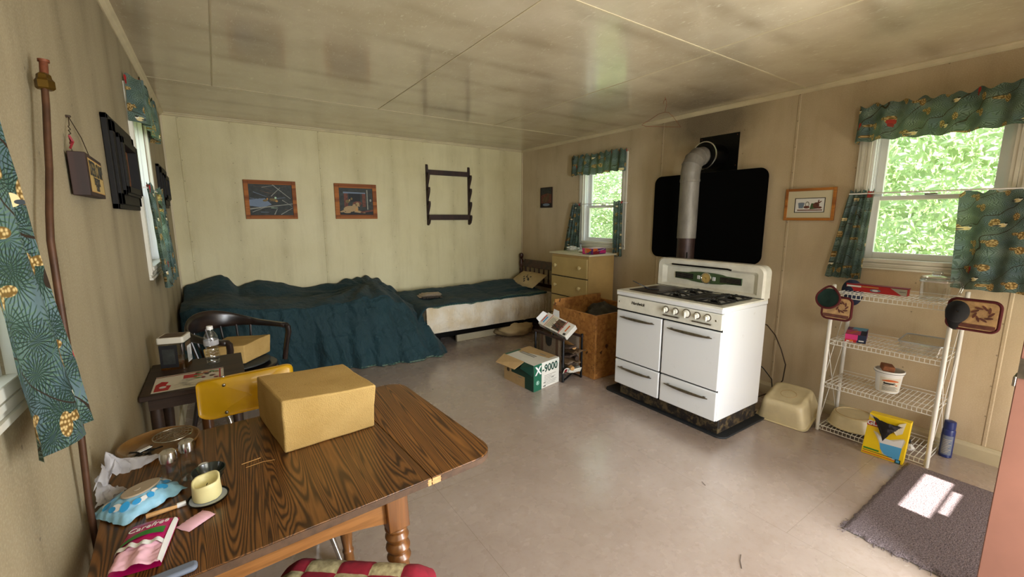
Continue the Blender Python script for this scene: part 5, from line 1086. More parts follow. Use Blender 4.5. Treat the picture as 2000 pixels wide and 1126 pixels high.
O_ = TBM @ Vector((-.1155, .085, 0)); deco('print', tb, O_, (TBM @ Vector((-.1155, -.06, 0))) - O_, (0, 0, .062), [('hot_pink', [(0, .1), (.3, 0), (.35, 1), (0, 1)]), ('orange', [(.18, 1), (.55, 1), (.9, .8), (.5, .2), (.25, .6)]), ('log_end', [(.25, .95), (.4, .7), (.42, .1), (.28, .15), (.2, .6)]), ('leaf_green', [(.6, .1), (.8, .6), (.75, .1)])], step=.0001)
O_ = TBM @ Vector((-.115, -.0605, 0)); deco('print', tb, O_, (TBM @ Vector((.115, -.0605, 0))) - O_, (0, 0, .062), [('red_dark', [(0, .0), (.5, 0), (.45, .7), (0, .5)]), ('orange', [(0, .5), (.4, .7), (.3, 1), (0, 1)]), ('hot_pink', [(.5, .2), (1, .1), (1, .6), (.6, .7)]), ('white', [(.3, .55), (.9, .9), (.95, .85), (.3, .5)])], step=.0001)
m = MB(); m.M = TBM; m.box(-.112, .112, -.057, .082, .0622, .0634); m.build('lid', 'pink', tb)
dish = thing('white_dish', 'white plastic lid lying on the dresser under the window', 'dish', (3.83, 4.22, 1.088)); MB().lathe([(0, .002), (.07, .0), (.085, .01), (.08, .022), (.05, .030), (0, .031)], (3.83, 4.20, 1.0885), cap=False, n=30).build('lid_shell', 'white_gloss', dish)
m = MB(); random.seed(9); pts = []
for k in range(90): q = k * .55; r = .035 + .025 * math.sin(k * .37); pts.append((3.80 + r * math.cos(q), 4.37 + r * 1.5 * math.sin(q), 1.094 + .022 * abs(math.sin(k * .21)) + .0004 * k))
m.tube(pts, .0035, 6); tag(m.build('coiled_cord', 'white_gloss', loc=(3.80, 4.37, 1.089)), 'tangled coil of white cord on the dresser top', 'cord')
MBn = MB().lathe([(.012, 0), (.015, .01), (.015, .04), (.008, .055), (.007, .075), (0, .076)], (3.93, 4.38, 1.0885), cap=False, n=16); tag(MBn.build('small_bottle', 'sink_grey', loc=(3.93, 4.38, 1.0885)), 'tiny grey bottle standing behind the white cord on the dresser', 'bottle')

# ------------------------------------------------------------------ particle board wood box
ob = thing('wood_box', 'open particle board box beside the stove holding dark bags', 'box', (3.42, 3.59, 0))
X0, X1, Y0, Y1, ZT = 3.095, 3.78, 3.275, 3.882, .606; w = .017
for a in ((X0, X0 + w, Y0, Y1), (X1 - w, X1, Y0, Y1), (X0 + w, X1 - w, Y0, Y0 + w), (X0 + w, X1 - w, Y1 - w, Y1)): MB().box(*a, .001, ZT + (.06 if a[2] == Y1 - w else 0)).build('side', 'osb', ob, bev=.0015)
MB().box(X0 + w, X1 - w, Y0 + w, Y1 - w, .001, .02).build('base', 'osb', ob)
m = MB()
for k in range(14):
    z = random.uniform(.03, .58); m.lathe([(.0035, 0), (.003, -.0015)], (X0, random.choice([Y0 + .012, Y0 + .03]), z), 'x', 6); m.lathe([(.0035, 0), (.003, -.0015)], (X0 + random.choice([.01, .03]), Y0, z), 'y', 6)
m.build('screws', 'print_dark', ob)
def lump(name, label, c, r, material, sd, zs=1.0, amp=.35, cat='bag', group=None):
    m = MB(); N = 26
    def f(u, v):
        a, b = u * 2 * math.pi, v * math.pi; d = Vector((math.cos(a) * math.sin(b), math.sin(a) * math.sin(b), math.cos(b)))
        k = 1 + amp * noise.fractal(d * 2.2 + Vector((sd, sd, 0)), 1, 2, 4); return (c[0] + d.x * r[0] * k, c[1] + d.y * r[1] * k, max(c[2] - r[2] * .72, c[2] + d.z * r[2] * k))
    m.grid(f, N, 18, wrap=True); return tag(m.build(name, material, smooth='all', loc=(c[0], c[1], c[2] - r[2])), label, cat, group)
lump('bag', 'crumpled dark camouflage bag in the particle board box', (3.56, 3.64, .47), (.17, .17, .14), 'bag_dark', 2); lump('bag', 'dusty brown sack in the near end of the particle board box', (3.44, 3.48, .39), (.19, .14, .12), 'tea', 7)

# ------------------------------------------------------------------ copy paper carton
xb = thing('paper_carton', 'white and green paper carton marked X-9000 on the floor', 'box', (2.61, 3.57, 0))
XA, XB_, XC = Vector((2.461, 3.361, 0)), Vector((2.800, 3.427, 0)), Vector((2.437, 3.782, 0)); U = XB_ - XA; V = XC - XA; HZ = .237
def XP(u, v, z): p = XA + U * u + V * v; return (p.x, p.y, z)
m = MB(); m.add([XP(u, v, z) for z in (.001, HZ) for u, v in ((0, 0), (1, 0), (1, 1), (0, 1))], [(0, 1, 2, 3), (4, 5, 6, 7), (0, 1, 5, 4), (1, 2, 6, 5), (2, 3, 7, 6), (3, 0, 4, 7)]); m.build('carton', 'box_white', xb, bev=.002)
f0 = Vector(XP(0, 0, 0)); FU = U; FV = Vector((0, 0, HZ))
deco('print', xb, f0, FU, FV, [('box_green', rr_(0, .30, 0, 1)), ('mint', rr_(.30, 1, .80, .95)), ('box_white', rr_(.30, 1, .82, .94)), ('mint', ell(.15, .30, .055, .075)), ('box_green', ell(.15, .30, .045, .062)), ('mint', rr_(.135, .165, .26, .34))] + [('print_grey', rr_(.40 + .0 * i, .40 + random.uniform(.25, .5), .10 + .06 * i, .115 + .06 * i)) for i in range(7)] + [('print_dark', rr_(.36, .46, .06, .09)), ('print_dark', rr_(.36, .45, .2, .22)), ('print_dark', rr_(.68, .78, .3, .32))], step=.00015)
text('lettering', 'X', xb, f0 + FU * .06 + Vector((0, 0, .145)) - Vector((0, .0012, 0)), FU, (0, 0, 1), .105, 'white', bold=.003); text('lettering', '-9000', xb, f0 + FU * .315 + Vector((0, 0, .145)) - Vector((0, .0012, 0)), FU, (0, 0, 1), .098, 'box_green_dark', bold=.0018, sx=.93)
s0 = Vector(XP(0, 1, 0)); SU = -V; SV = FV
deco('print', xb, s0, SU, SV, [('cardboard', rr_(0, 1, 0, 1)), ('box_green_dark', [(.26, .42), (1, .42), (1, 1), (.26, 1)]), ('box_green', rr_(.78, 1, 0, .45)), ('box_green_dark', [(.72, .0), (1, .0), (1, .44), (.72, .44)]), ('tea', ell(.15, .45, .05, .08)), ('print_grey', rr_(.5, .62, .33, .36))], step=.00015)
t0 = Vector(XP(0, 0, HZ)); deco('print', xb, t0, U, V, [('box_white', rr_(0, .45, 0, 1)), ('cardboard', rr_(.45, 1, .1, 1)), ('box_white', [(.45, .1), (.7, .1), (.62, .5), (.45, .9)]), ('box_green', rr_(.0, .6, .93, 1.0)), ('print_grey', rr_(.42, .47, .35, .85)), ('print_grey', rr_(.5, .55, .35, .85)), ('print_grey', rr_(.75, .8, .25, .45))], step=.00015)
m = MB(); m.add([XP(-.002, .30, HZ + .003), XP(-.002, 1.0, HZ + .003), XP(-.30, 1.02, HZ - .055), XP(-.24, .42, HZ - .06)], [(0, 1, 2, 3)]); m.build('flap', 'cardboard', xb, solid=.003, smooth=False)
m = MB(); m.add([XP(-.004, -.0, HZ - .002), XP(-.004, .32, HZ + .002), XP(-.12, .34, HZ - .05), XP(-.06, .0, HZ - .09)], [(0, 1, 2, 3)]); m.build('flap', 'box_green_dark', xb, solid=.003, smooth=False)

# ------------------------------------------------------------------ log carrier with paper and kindling
lc = thing('log_rack', 'dark metal log rack with a woven sling full of newspaper and kindling', 'rack', (2.93, 3.55, 0))
RX0, RX1, RY0, RY1, RZ = 2.815, 3.04, 3.39, 3.80, .395
for x, y in ((RX0, RY0), (RX0, RY1), (RX1, RY0), (RX1, RY1)): MB().tube([(x, y, .004), (x, y, RZ + (.03 if x > 3 else 0))], .011, 8).build('post', 'black_steel', lc)
for x in (RX0, RX1): MB().box(x - .010, x + .010, RY0 - .012, RY1 + .012, RZ - .006, RZ + .016).build('rail', 'dark_wood', lc, bev=.004)
for y in (RY0, RY1):
    MB().tube([(RX0, y, .01), ((RX0 + RX1) / 2, y, .07), (RX1, y, .01)], .008, 8).build('foot_bar', 'black_steel', lc)
def sling(u, v):
    y = RY0 + .03 + (RY1 - RY0 - .06) * v
    if u < .4: x, z = RX0 + .002, RZ - (RZ - .10) * u / .4
    elif u > .6: x, z = RX1 - .002, .10 + (RZ - .10) * (u - .6) / .4
    else: t_ = (u - .4) / .2; x, z = RX0 + (RX1 - RX0) * t_, .10 - .05 * math.sin(t_ * math.pi)
    return (x, y, z)
m = MB(); m.grid(sling, 30, 6); m.build('sling', 'weave', lc, smooth='all', solid=.003)
for v0 in (.12, .74):
    m = MB(); m.grid(lambda u, v: tuple(Vector(sling(.01 + u * .4, v0 + .10 * v)) - Vector((.0028, 0, 0))), 16, 1); m.build('sling_stripe', 'weave_stripe', lc, smooth=False)
deco('handle_hole', lc, (RX0 - .0005, RY1 - .03, RZ - .13), (0, -(RY1 - RY0 - .06), 0), (0, 0, .12), [('black', [(.36, .98), (.64, .98), (.62, .45), (.56, .28), (.5, .24), (.44, .28), (.38, .45)])], lift=.003)
random.seed(12)
kd = ['kindling', 'newspaper']
for k in range(9):
    z = .10 + .028 * k; y = RY0 + random.uniform(-.015, .05); m = MB(); mm = Matrix.Translation((random.uniform(RX0 + .04, RX1 - .05), y, z)) @ Matrix.Rotation(R(random.uniform(-25, 25)), 4, 'Z') @ Matrix.Rotation(R(random.uniform(-14, 14)), 4, 'X'); m.M = mm
    ln = .26
    if k % 3 == 1: m.tube([(0, -.02, 0), (0, ln, 0)], .021, 9); o = m.build('split_log', 'log_end' if k != 4 else 'bark', loc=tuple(mm.translation)); tag(o, 'piece of split firewood packed in the log rack', 'firewood', 'kindling in the log rack')
    elif k % 3 == 0:
        m.grid(lambda u, v: ((u - .5) * .16, v * ln - .03, .010 * math.sin(u * 9 + v * 7 + k) + .014 * fbm(u * 4, v * 4, k)), 14, 10); o = m.build('newspaper', ['ph_log', 'tea', 'ph_red'][k % 2 + (k > 5)], solid=.006, smooth=True, loc=tuple(mm.translation)); tag(o, 'crumpled newspaper stuffed in the log rack', 'newspaper', 'newspapers in the log rack')
    else: m.box(-.055, .045, -.03, ln, -.008, .008); o = m.build('kindling_board', 'bark', loc=tuple(mm.translation)); tag(o, 'dark kindling board lying in the log rack', 'firewood', 'kindling boards in the log rack')
nb = thing('newspaper', 'loose colour newspaper hanging from the bottom of the log rack', 'newspaper', (2.93, 3.37, .02))
m = MB(); m.grid(lambda u, v: (2.80 + .20 * u, 3.375 + .02 * math.sin(u * 4) - .02 * v, .09 + .045 * v - .02 * u + .008 * math.sin(u * 8)), 14, 4); m.build('sheet', 'paper', nb, solid=.002)
for k in range(3): m = MB(); m.grid(lambda u, v: (2.81 + .06 * k + .045 * u, 3.3735 - .0022 + .02 * math.sin((.3 * k + u * .22) * 4) - .02 * (.15 + .7 * v), .09 + .045 * (.15 + .7 * v) - .02 * (.3 * k + u * .2) + .004), 6, 2); m.build('photo_print', ['red_dark', 'ph_dark', 'print_dark'][k], nb, smooth=False)
cb = thing('cracker_box', 'opened red and white cracker box lying on top of the log rack', 'box', (2.92, 3.55, .41))
BM = Matrix.Translation((2.93, 3.60, .455)) @ Matrix.Rotation(R(-86), 4, 'Z') @ Matrix.Rotation(R(9), 4, 'Y') @ Matrix.Rotation(R(38), 4, 'X')
m = MB(); m.M = BM; m.box(-.185, .185, -.075, .075, -.0, .05); m.build('carton', 'box_white', cb, bev=.0015)
def BD(nm, O, Uv, Vv, it, st=.0001): o_ = BM @ Vector(O); deco(nm, cb, o_, (BM @ (Vector(O) + Vector(Uv))) - o_, (BM @ (Vector(O) + Vector(Vv))) - o_, it, step=st)
spk = [('ph_red' if random.random() < .5 else 'print_dark', ell(random.uniform(.45, .72), random.uniform(.15, .85), .025, .07, random.uniform(0, 90), 7)) for i in range(26)]
BD('print', (-.185, -.0752, 0), (.37, 0, 0), (0, 0, .05), [('red', rr_(.2, .215, 0, 1)), ('print_grey', rr_(.24, .42, .1, .9)), ('red', rr_(.74, .76, 0, 1)), ('print_dark', rr_(.9, .95, .1, .5))] + spk[:8])
BD('print', (-.185, -.075, .0502), (.37, 0, 0), (0, .15, 0), [('mat_board', rr_(.22, .43, .06, .94)), ('red', rr_(.2, .215, 0, 1)), ('red', rr_(.03, .06, .2, .8)), ('blue_print', rr_(.09, .13, .2, .7)), ('tea', rr_(.45, .72, .1, .9)), ('red', rr_(.73, .75, 0, 1)), ('orange', rr_(.86, .9, .3, .8)), ('print_dark', rr_(.88, .96, .05, .2))] + [('print_grey', rr_(.25, .4, .12 + .08 * i, .15 + .08 * i)) for i in range(9)] + spk)
m = MB(); m.M = BM; m.add([(-.185, -.06, .05), (-.185, .06, .05), (-.225, .05, .075), (-.225, -.05, .075)], [(0, 1, 2, 3)]); m.add([(-.12, .075, .05), (-.03, .075, .05), (-.04, .11, .10), (-.11, .11, .10)], [(0, 1, 2, 3)]); m.build('flap', 'white', cb, solid=.0015, smooth=False)

# ------------------------------------------------------------------ bed with the bare mattress side
b2 = thing('bed', 'single bed in the back corner with dark headboard and exposed white mattress side', 'bed', (3.1, 5.35, 0))
BX0, BX1, BY0, BY1 = 2.17, 4.00, 4.945, 5.79
m = MB()
def mat_side(u, v):
    x = BX0 + (BX1 - BX0) * u; z = .495 - .305 * v; b = .018 * math.sin(v * math.pi) ; return (x, BY0 - b + .006 * fbm(u * 18, v * 4) + .005 * math.sin(u * 60 + v * 5) * v, z + .006 * math.sin(u * 14) * (v > .9))
m.grid(mat_side, 90, 14); m.grid(lambda u, v: (BX0 - .018 * math.sin(v * math.pi) + .004 * fbm(u * 8, v * 4), BY1 - (BY1 - BY0) * u, .495 - .305 * v), 30, 10)
m.box(BX0 + .004, BX1, BY0 + .008, BY1, .19, .49); m.build('mattress', 'sheet', b2, smooth=True, ang=60)
for a in ((BX0 + .08, BX1 + .02, BY0 - .005, BY0 + .02), (BX0 + .08, BX1 + .02, BY1 - .03, BY1)): MB().box(*a, .135, .19).build('side_rail', 'black_steel', b2)
MB().box(BX0 + .08, BX1, BY0 + .02, BY1 - .03, .165, .185).build('slat_base', 'black', b2)
for x in (BX0 + .16, 3.9):
    for y in (BY0 + .03, BY1 - .04): MB().tube([(x, y, 0), (x, y, .17)], .014, 8).build('leg', 'black_steel', b2)
POST = [(.026, 0), (.028, .5), (.022, .52), (.03, .55), (.03, .62), (.022, .64), (.028, .67), (.022, .70), (.029, .73), (.022, .76), (.029, .79), (.029, .87), (.018, .885), (.028, .905), (.033, .93), (.028, .955), (.012, .968), (0, .97)]
for y in (5.765, 4.90): MB().lathe(POST, (4.045, y, 0), n=18, cap=False).build('head_post', 'headboard', b2)
m = MB(); m.prism([(4.925, .775), (5.745, .775), (5.745, .835), (5.71, .84), (5.67, .885), (5.0, .885), (4.96, .84), (4.925, .835)], 0, 4.035, 4.057); m.build('headboard', 'headboard', b2, bev=.004)
MB().box(4.036, 4.056, 4.925, 5.745, .53, .575).build('headboard_rail', 'headboard', b2)
for k in range(7): MB().lathe([(.008, .575), (.013, .62), (.009, .66), (.013, .70), (.008, .775)], (4.046, 5.02 + .105 * k, 0), n=10).build('spindle', 'headboard', b2)
# pillow with leaf print
pw = thing('pillow', 'beige pillow with a dark leaf sprig at the head of the back corner bed', 'pillow', (3.86, 5.42, .53))
PM = Matrix.Translation((3.865, 5.36, .635)) @ Matrix.Rotation(R(-32), 4, 'Y')
def pz(u, v): return .062 * (max(0, math.sin(u * math.pi)) ** .5) * (max(0, math.sin(v * math.pi)) ** .5)
m = MB(); m.M = PM; PF = lambda u, v, s_=1: ((u - .5) * .30, (v - .5) * .56, s_ * pz(u, v)); m.grid(lambda u, v: PF(u, v), 18, 24); m.grid(lambda u, v: PF(u, v, -.8), 18, 24); m.build('case', 'pillowcase', pw, smooth='all')
m = MB(); m.M = PM
for a, b, c_, d_, ro in ((.35, .32, .07, .02, 20), (.45, .42, .06, .018, 80), (.3, .45, .06, .02, 120), (.5, .3, .05, .015, 60), (.4, .36, .13, .006, 70), (.55, .45, .04, .015, 30), (.3, .28, .05, .016, -20), (.2, .4, .05, .02, 50), (.42, .52, .05, .017, 10)):
    m.quad(*[(x_, y_, pz(x_ / .30 + .5, y_ / .56 + .5) + .0015) for x_, y_ in ell((a - .5) * .3, (b - .5) * .56, c_ * .3, d_ * .8, ro, 10)])
m.build('leaf_print', 'print_dark', pw, smooth=False)
# quilt on the back corner bed
q2 = thing('quilt', 'dark green quilt spread over the bed by the headboard', 'quilt', (3.0, 5.4, .52))
def q2f(u, v):
    xl = 1.97 + .03 * v; x = xl + (3.86 - xl) * u; y = 5.79 - (5.79 - BY0 + .012) * min(1, v / .93)
    hmp = .075 * math.exp(-((y - 5.62) / .16) ** 2) + .05 * math.exp(-((x - 3.6) / .3) ** 2) * (y > 5.2)
    z = .515 + .022 * (1 - v) + hmp * .7 + .012 * fbm(x * 3, y * 5, 2) + .006 * fbm(x * 12, y * 12, 5) - .010 * (abs(math.sin(x * 7.5)) ** 14) - .008 * (abs(math.sin(y * 8)) ** 14)
    e = max(0, (2.19 - x) / .19)                    # falls off the foot towards the green heap
    z -= min(e, 1.1) ** 2 * (.05 + .33 * v ** 2)
    if v > .93: z = min(z, .515 + .01 - (v - .93) * .25); y -= .006
    return (x, y, z)
m = MB(); m.grid(q2f, 120, 50); m.build('quilt_top', 'quilt', q2, smooth='all', solid=.016)
m = MB(); m.grid(lambda u, v: (lambda p: (p[0], p[1] - .012 - .004 * math.sin(v * 3), p[2] - .004 + .012 * (.5 - v)))(q2f(.13 + .86 * u, .985)), 90, 5); m.build('hem', 'plaid', q2, smooth='all')
m = MB(); m.grid(lambda u, v: (lambda p: (p[0], p[1], p[2] + .012))(q2f(.45 + .54 * u, .995 - (.05 + .09 * u) * v)), 60, 8); m.build('turned_edge', 'plaid', q2, smooth='all')
sf = thing('folded_scarf', 'folded grey woven scarf with dark fringe on the foot of the quilt', 'scarf', (2.36, 5.35, .53))
SM = Matrix.Translation((2.385, 5.38, .548)) @ Matrix.Rotation(R(-12), 4, 'Z')
m = MB(); m.M = SM
for k, (w_, d_) in enumerate(((.25, .24), (.235, .22), (.22, .20))): m.grid(lambda u, v: ((u - .5) * w_ + .02 * k, (v - .5) * d_, .012 * k + .009 * (math.sin(u * math.pi) * math.sin(v * math.pi)) ** .4 + .003 * fbm(u * 7, v * 7, k)), 22, 18)
m.build('folds', 'scarf', sf, smooth='all')
m = MB(); m.M = SM
for k in range(22): x = -.10 + .23 * k / 21; m.tube([(x, -.11, .012), (x + .01, -.135, .004), (x + random.uniform(-.01, .02), -.155, .0)], .0045, 5)
m.build('fringe', 'fringe', sf)
# things under the bed
MBb = MB().box(2.62, 3.32, 5.10, 5.14, .001, .105); tag(MBb.build('plank', 'base_cream', bev=.003, loc=(2.9, 5.12, 0)), 'pale plank lying on edge under the back corner bed', 'plank')
lump('bedding_bundle', 'bundle of tan bedding lying on the floor under the bed', (3.40, 5.02, .075), (.27, .19, .095), 'pillowcase', 4, amp=.22, cat='bedding')

# ------------------------------------------------------------------ bed buried under the dark green comforter
b1 = thing('bed', 'bed along the left corner buried under the heaped dark green comforter', 'bed', (1.05, 5.35, 0))
MB().box(.06, 2.00, 4.98, 5.76, .19, .46).build('mattress', 'sheet', b1, bev=.02)
for x in (.15, 1.9):
    for y in (5.05, 5.7): MB().tube([(x, y, 0), (x, y, .19)], .016, 8).build('leg', 'black_steel', b1)
MB().box(.08, 1.98, 5.0, 5.74, .15, .19).build('bed_frame', 'black_steel', b1)
cf_ = thing('comforter', 'heaped dark green comforter hanging over the left bed to the floor', 'comforter', (1.1, 5.2, 0))
BK = [(0, .80), (.06, .83), (.33, .905), (.37, .88), (.47, .775), (.56, .80), (.66, .825), (.85, .78), (1.1, .715), (1.35, .715), (1.6, .765), (1.78, .775), (1.9, .74), (2.03, .65), (2.2, .50), (2.32, .42)]
FR = [(0, .70), (.14, .735), (.35, .70), (.56, .655), (.97, .625), (1.3, .64), (1.55, .67), (1.75, .66), (1.9, .58), (2.05, .46), (2.13, .40), (2.3, .22)]
MD = [(0, .73), (.3, .76), (.6, .70), (.97, .66), (1.3, .67), (1.55, .72), (1.75, .73), (1.9, .66), (2.1, .50), (2.3, .30)]
FL = [(0, 5.00), (.6, 5.02), (.95, 5.00), (1.3, 4.90), (1.6, 4.80), (1.9, 4.74), (2.15, 4.76), (2.35, 4.84)]
def cmf(u, v):
    x = .025 + 2.27 * u
    # right hand end leans outward as it drops
    zb, zm_, zf, yf_ = interp(x, BK), interp(x, MD), interp(x, FR), interp(x, FL)
    if v < .45:
        t_ = v / .45; y = 5.80 + (4.99 - 5.80) * t_
        if t_ < .5: k = t_ / .5; z = zb + (zm_ - zb) * (k * k * (3 - 2 * k)); z -= .035 * math.sin(k * math.pi) * (1 if x < 1.7 else .3)
        else: k = (t_ - .5) / .5; z = zm_ + (zf - zm_) * k + .018 * math.sin(k * math.pi)
    else:
        t_ = (v - .45) / .55; y = 4.99 + (yf_ - 4.99) * (t_ ** 1.3) - .055 * math.sin(min(1, t_ * 1.6) * math.pi / 2); z = zf * (1 - t_) ** (1 - .25 * (1 - t_)) + .003
        x += .045 * t_ * max(0, (x - 1.5)) / .8
        fold = math.sin(x * 23 + 1.5 * fbm(x * 2, 0) + .8 * t_) * .55 + math.sin(x * 41 + 2 * fbm(x * 3, 4)) * .3
        y -= (.006 + .036 * t_ ** .7) * fold * (1 if x > .7 else .6) + .030 * (1 - abs(fbm(x * 5 + z * 1.5, z * 1.6, 3))) ** 3 - .02
        y += .007 * (abs((z * 3.1) % 1 - .5) > .46)
    rad = 0
    if v < .55 and x > .9:        # radiating gathers near the pillow hump
        a = math.atan2(y - 5.55, x - 1.72); z += .016 * math.sin(a * 15) * math.exp(-((math.hypot(x - 1.72, y - 5.55) - .45) / .3) ** 2)
    z += (.016 * fbm(x * 3.2, y * 3.2, z * 3) + .006 * fbm(x * 11, y * 11, z * 11)) * (1 if v < .9 else .15)
    y += .012 * fbm(x * 5, z * 5, 9) * (v > .4)
    if u > .93: z *= 1 - .35 * ((u - .93) / .07) ** 2
    return (max(.012, x), min(y, D - .022), max(.007, z))
m = MB(); m.grid(cmf, 230, 110); m.build('comforter_top', 'quilt', cf_, smooth='all', solid=.012)
# foot end flap closing the heap towards the other bed
m = MB()
def ff(u, v):
    p = Vector(cmf(1.0, u)); q = Vector((2.30 + .05 * math.sin(u * 9), max(4.80, p.y + .01), max(.008, min(p.z, .30) * (1 - v)))); return tuple(p.lerp(q, v)) if v < 1 else tuple(q)
m.grid(ff, 60, 14); m.build('foot_drop', 'quilt', cf_, smooth='all', solid=.01)
m = MB(); m.grid(lambda u, v: (lambda p: (p[0], p[1] - .010, max(.004, .006 + .016 * v)))(cmf(.42 + .56 * u, .998)), 90, 2); m.build('hem', 'plaid', cf_, smooth='all')

# ------------------------------------------------------------------ wire shelf
ws = thing('wire_shelf', 'white four tier wire shelf rack under the large window', 'shelf', (3.89, 1.42, 0))
SX0, SX1, SY0, SY1 = 3.735, 4.055, 1.135, 1.710
for x, y in ((SX0, SY0), (SX0, SY1), (SX1, SY0), (SX1, SY1)):
    p_ = MB().lathe([(.011, 0), (.0115, .01), (.0115, 1.035), (.008, 1.04), (0, 1.041)], (x, y, 0), n=14, cap=False).build('post', 'white_wire', ws)
for zt in (.985, .660, .353, .040):
    m = MB(); x0, x1, y0, y1 = SX0 - .004, SX1, SY0 + .012, SY1 - .012
    r = .0022
    m.tube([(x0, y0, zt), (x0, y1, zt)], .003, 6); m.tube([(x0, y0, zt - .028), (x0, y1, zt - .028)], .003, 6); m.tube([(x1, y0, zt), (x1, y1, zt)], .003, 6); m.tube([(x1, y0, zt + .022), (x1, y1, zt + .022)], .0025, 6)
    for x in (x0 + .11, x0 + .22): m.tube([(x, y0, zt - .005), (x, y1, zt - .005)], .003, 6)
    nW = 24
    for k in range(nW + 1): y = y0 + (y1 - y0) * k / nW; m.tube([(x0, y, zt - .028), (x0, y, zt), (x1, y, zt)], r, 5)
    for y in (y0, y1): m.tube([(x0, y, zt), (x1, y, zt)], .003, 6); m.tube([(x0, y, zt - .028), (x1, y, zt - .028)], .003, 6)
    o = m.build('shelf', 'white_wire', ws); 
for y in (SY0, SY1):
    for a, b in ((.03, .65), (.65, .03), (.36, .97)): MB().tube([(SX0, y, a), (SX1, y, b)], .0022, 5).build('brace', 'white_wire', ws)
# foil box
fb = thing('foil_box', 'long red kitchen foil box on the top tier of the wire shelf', 'box', (3.93, 1.52, .99)); MB().box(3.895, 3.95, 1.375, 1.695, .9885, 1.034).build('carton', 'red', fb, bev=.0015)
deco('box_print', fb, (3.8948, 1.695, .9885), (0, -.32, 0), (0, 0, .0455), [('white', rr_(.01, .26, .62, .86)), ('straw', rr_(.27, .55, .70, .84)), ('ph_blue', ell(.5, .35, .09, .22)), ('white', ell(.5, .35, .05, .12)), ('aluminium', [(.74, .95), (1, .95), (1, .05), (.92, .05)]), ('print_grey', rr_(.88, .98, .5, .6))], step=.0001)
MB().box(3.893, 3.952, 1.372, 1.698, 1.034, 1.0375).build('lid', 'red_dark', fb)
# glass pitcher
pt_ = thing('glass_pitcher', 'square clear glass pitcher with a lid on the top tier of the wire shelf', 'pitcher', (3.90, 1.245, .99))
m = MB(); m.lathe([(.055, 0), (.062, .004), (.066, .09), (.068, .128)], (3.885, 1.248, .989), n=32, sq=5, cap=False); m.lathe([(0, .003), (.056, .003)], (3.885, 1.248, .989), n=32, sq=5, cap=False); m.build('jug', 'clear_glass', pt_)
MB().lathe([(.069, .122), (.072, .126), (.072, .136), (.066, .146), (.030, .152), (.022, .158), (.024, .168), (.018, .174), (0, .175)], (3.885, 1.248, .989), n=32, sq=3.5, cap=False).build('lid', 'clear_glass', pt_)
MB().lathe([(.0685, .112), (.070, .114), (.070, .121), (.0685, .122)], (3.885, 1.248, .989), n=32, sq=5, cap=False).build('rim', 'aluminium', pt_)
MB().tube([(3.885, 1.184, 1.105), (3.885, 1.165, 1.112), (3.885, 1.142, 1.105), (3.885, 1.135, 1.08), (3.885, 1.142, 1.045), (3.885, 1.155, 1.025), (3.885, 1.18, 1.02)], .0085, 10).build('handle', 'clear_glass', pt_)
# caps and pot holders on the corners
def pot_holder(label, c, w, h, yaw_, material='quilted'):
    t_ = thing('pot_holder', label, 'pot holder', c); Mx = Matrix.Translation(c) @ Matrix.Rotation(yaw_, 4, 'Z')
    m = MB(); m.M = Mx; m.prism([(a, b) for a, b in rrect(-w / 2 + .006, w / 2 - .006, -h / 2 + .006, h / 2 - .006, .028)], 1, -.006, .006); m.build('pad', material, t_, bev=.003)
    m = MB(); m.M = Mx; m.tube([(a, 0, b) for a, b in rrect(-w / 2, w / 2, -h / 2, h / 2, .032)], .0075, 8, closed=True); m.build('binding', 'burgundy', t_)
    m = MB(); m.M = Mx; m.quad((-w / 2 + .01, -.0078, -h / 2 + .012), (w / 2 - .01, -.0078, -h / 2 + .012), (w / 2 - .01, -.0078, -h / 2 + .034), (-w / 2 + .01, -.0078, -h / 2 + .034))
    for k in range(9): q = k * 40; m.quad(*[(a, -.0080, b) for a, b in ell(w * .18 + w * .16 * math.cos(R(q)), h * .08 + h * .2 * math.sin(R(q)), w * .09, h * .035, q + 50, 10)])
    m.build('printed_band', 'ph_red', t_, smooth=False); return t_
pot_holder('quilted patchwork pot holder with burgundy edge hanging at the left end of the wire shelf', (3.712, 1.675, .885), .165, .150, R(-90))
